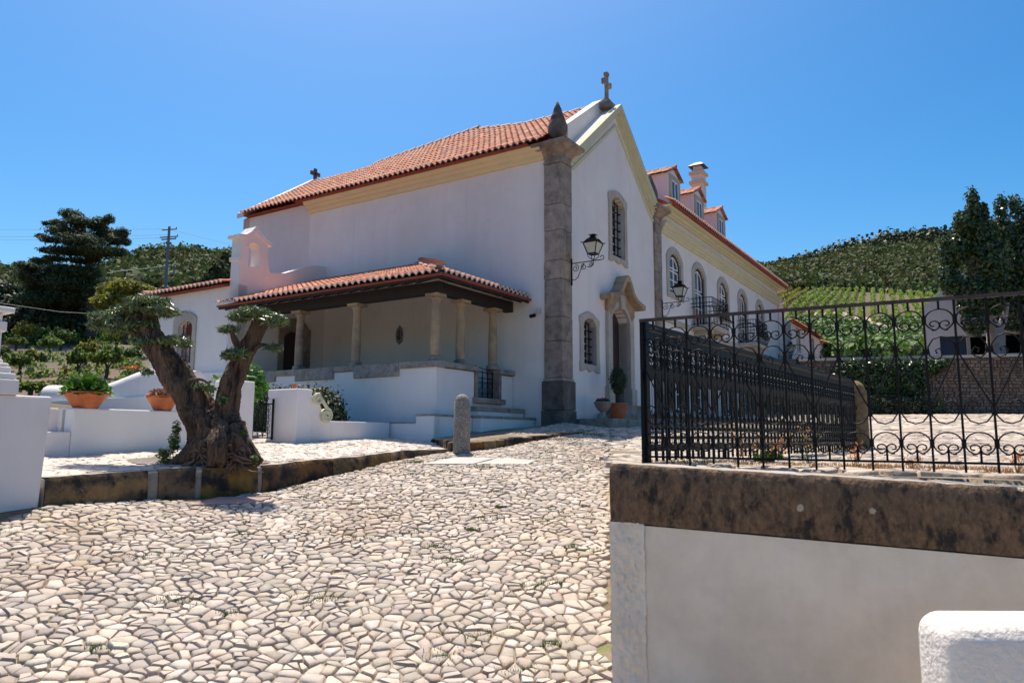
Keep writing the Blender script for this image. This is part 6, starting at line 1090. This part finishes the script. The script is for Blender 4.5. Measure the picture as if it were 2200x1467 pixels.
for i, (px, pb_, ptp, hw, d) in enumerate(orch):
    b = hit(px, pb_); Y = b[1]; k = Y / F; h = (pb_ - ptp) * k; x, y, z_ = b; w_ = hw * k
    g = np.random.default_rng(i); w_ *= 1.25; h *= 1.12; bs = [(x - w_ * .45, y, z_ + h * .62, w_ * .5, w_ * .5, h * .2), (x + w_ * .45, y, z_ + h * .66, w_ * .5, w_ * .5, h * .22), (x, y, z_ + h * .78, w_ * .55, w_ * .5, h * .17)]
    for q in range(14): a_ = g.uniform(-1, 1); bs.append((x + a_ * w_ * .85, y + g.normal() * w_ * .3, z_ + h * (.62 + g.random() * .42 - abs(a_) * .12), w_ * .1, w_ * .1, h * .13))
    tree('orchard_tree', 'small pruned orchard tree, the ' + d, bs, int(420 + hw * 50), .07, ('orch', 'yleaf', 'orch', 'weed')[i % 4], [(x, y, z_ - .1), (x + w_ * .08, y, z_ + h * .25), (x - w_ * .1, y, z_ + h * .55)], [.09, .07, .03], group='small orchard trees on the slope', seed=i + 60, shell=.1, branches=(([(x, y, z_ + h * .22), (x + w_ * .4, y, z_ + h * .6)], [.06, .02]),))
c = hit(288, 790); of = thing('orange_flowers', 'clump of orange flowers behind the top of the barrel wall', 'flowers', tuple(at(285, 790, 20.5))); c = at(285, 789, 20.5); leaves('petals', [(c[0], c[1], c[2], .25, .1, .05)], 120, .035, 'orange', of); leaves('foliage', [(c[0], c[1], c[2] - .15, .3, .15, .12)], 200, .05, 'weed', of)
fp_ = at(222, 885, 11.6)
def pole(px0, p0, px1, p1, Y, r_, lab, arms):
    a = at(px0, p0, Y); b = at(px1, p1, Y); t = thing('utility_pole', lab, 'utility pole', tuple(b), group='poles on the left hillside'); obj('shaft', MB().tube([tuple(b), tuple(a)], [r_ * 1.3, r_], 8), 'pole', t); mb = MB()
    for dz, w_ in arms: mb.tube([(a[0] - w_, a[1], a[2] - dz - .1), (a[0] + w_, a[1], a[2] - dz + .05)], .09, 5); mb.tube([(a[0] + w_, a[1], a[2] - dz), (a[0] + w_, a[1], a[2] - dz + .3)], .06, 5)
    if arms: obj('crossarm', mb, 'pole', t)
pole(364, 487, 353, 655, 90, .16, 'tall grey utility pole with cross arms on the left hillside', ((.35, .9), (1.3, 1.1), (1.6, .9))); pole(374, 568, 373, 655, 100, .1, 'short dark pole just right of the tall utility pole', ()); pole(34, 585, 33, 625, 160, .14, 'tiny distant pole between the dark trees at the left', ((.3, .8),))
def wire(pts, lab, r_=.025):
    P_ = [at(*p) for p in pts]; mb = MB(); mb.tube([tuple(p) for p in P_], r_, 4); tag(obj('power_line', mb, 'wire', fr=WO, loc=(0, 0, 0)), lab, 'cable', 'overhead power lines')
wire([(-60, 493, 140), (180, 494, 120), (360, 492, 90)], 'highest power line left of the utility pole'); wire([(-60, 509, 140), (180, 508, 120), (358, 505, 90)], 'second power line left of the utility pole'); wire([(-60, 516, 140), (180, 515, 120), (360, 511, 90)], 'third power line left of the utility pole'); wire([(370, 494, 90), (440, 512, 110), (560, 540, 140)], 'power line running from the utility pole to the chancel'); wire([(-20, 648, 40), (60, 660, 42), (130, 670, 44), (200, 674, 46)], 'low cable crossing in front of the dark trees', .012); wire([(240, 584, 70), (310, 577, 80), (374, 569, 100)], 'cable reaching the short pole', .02)
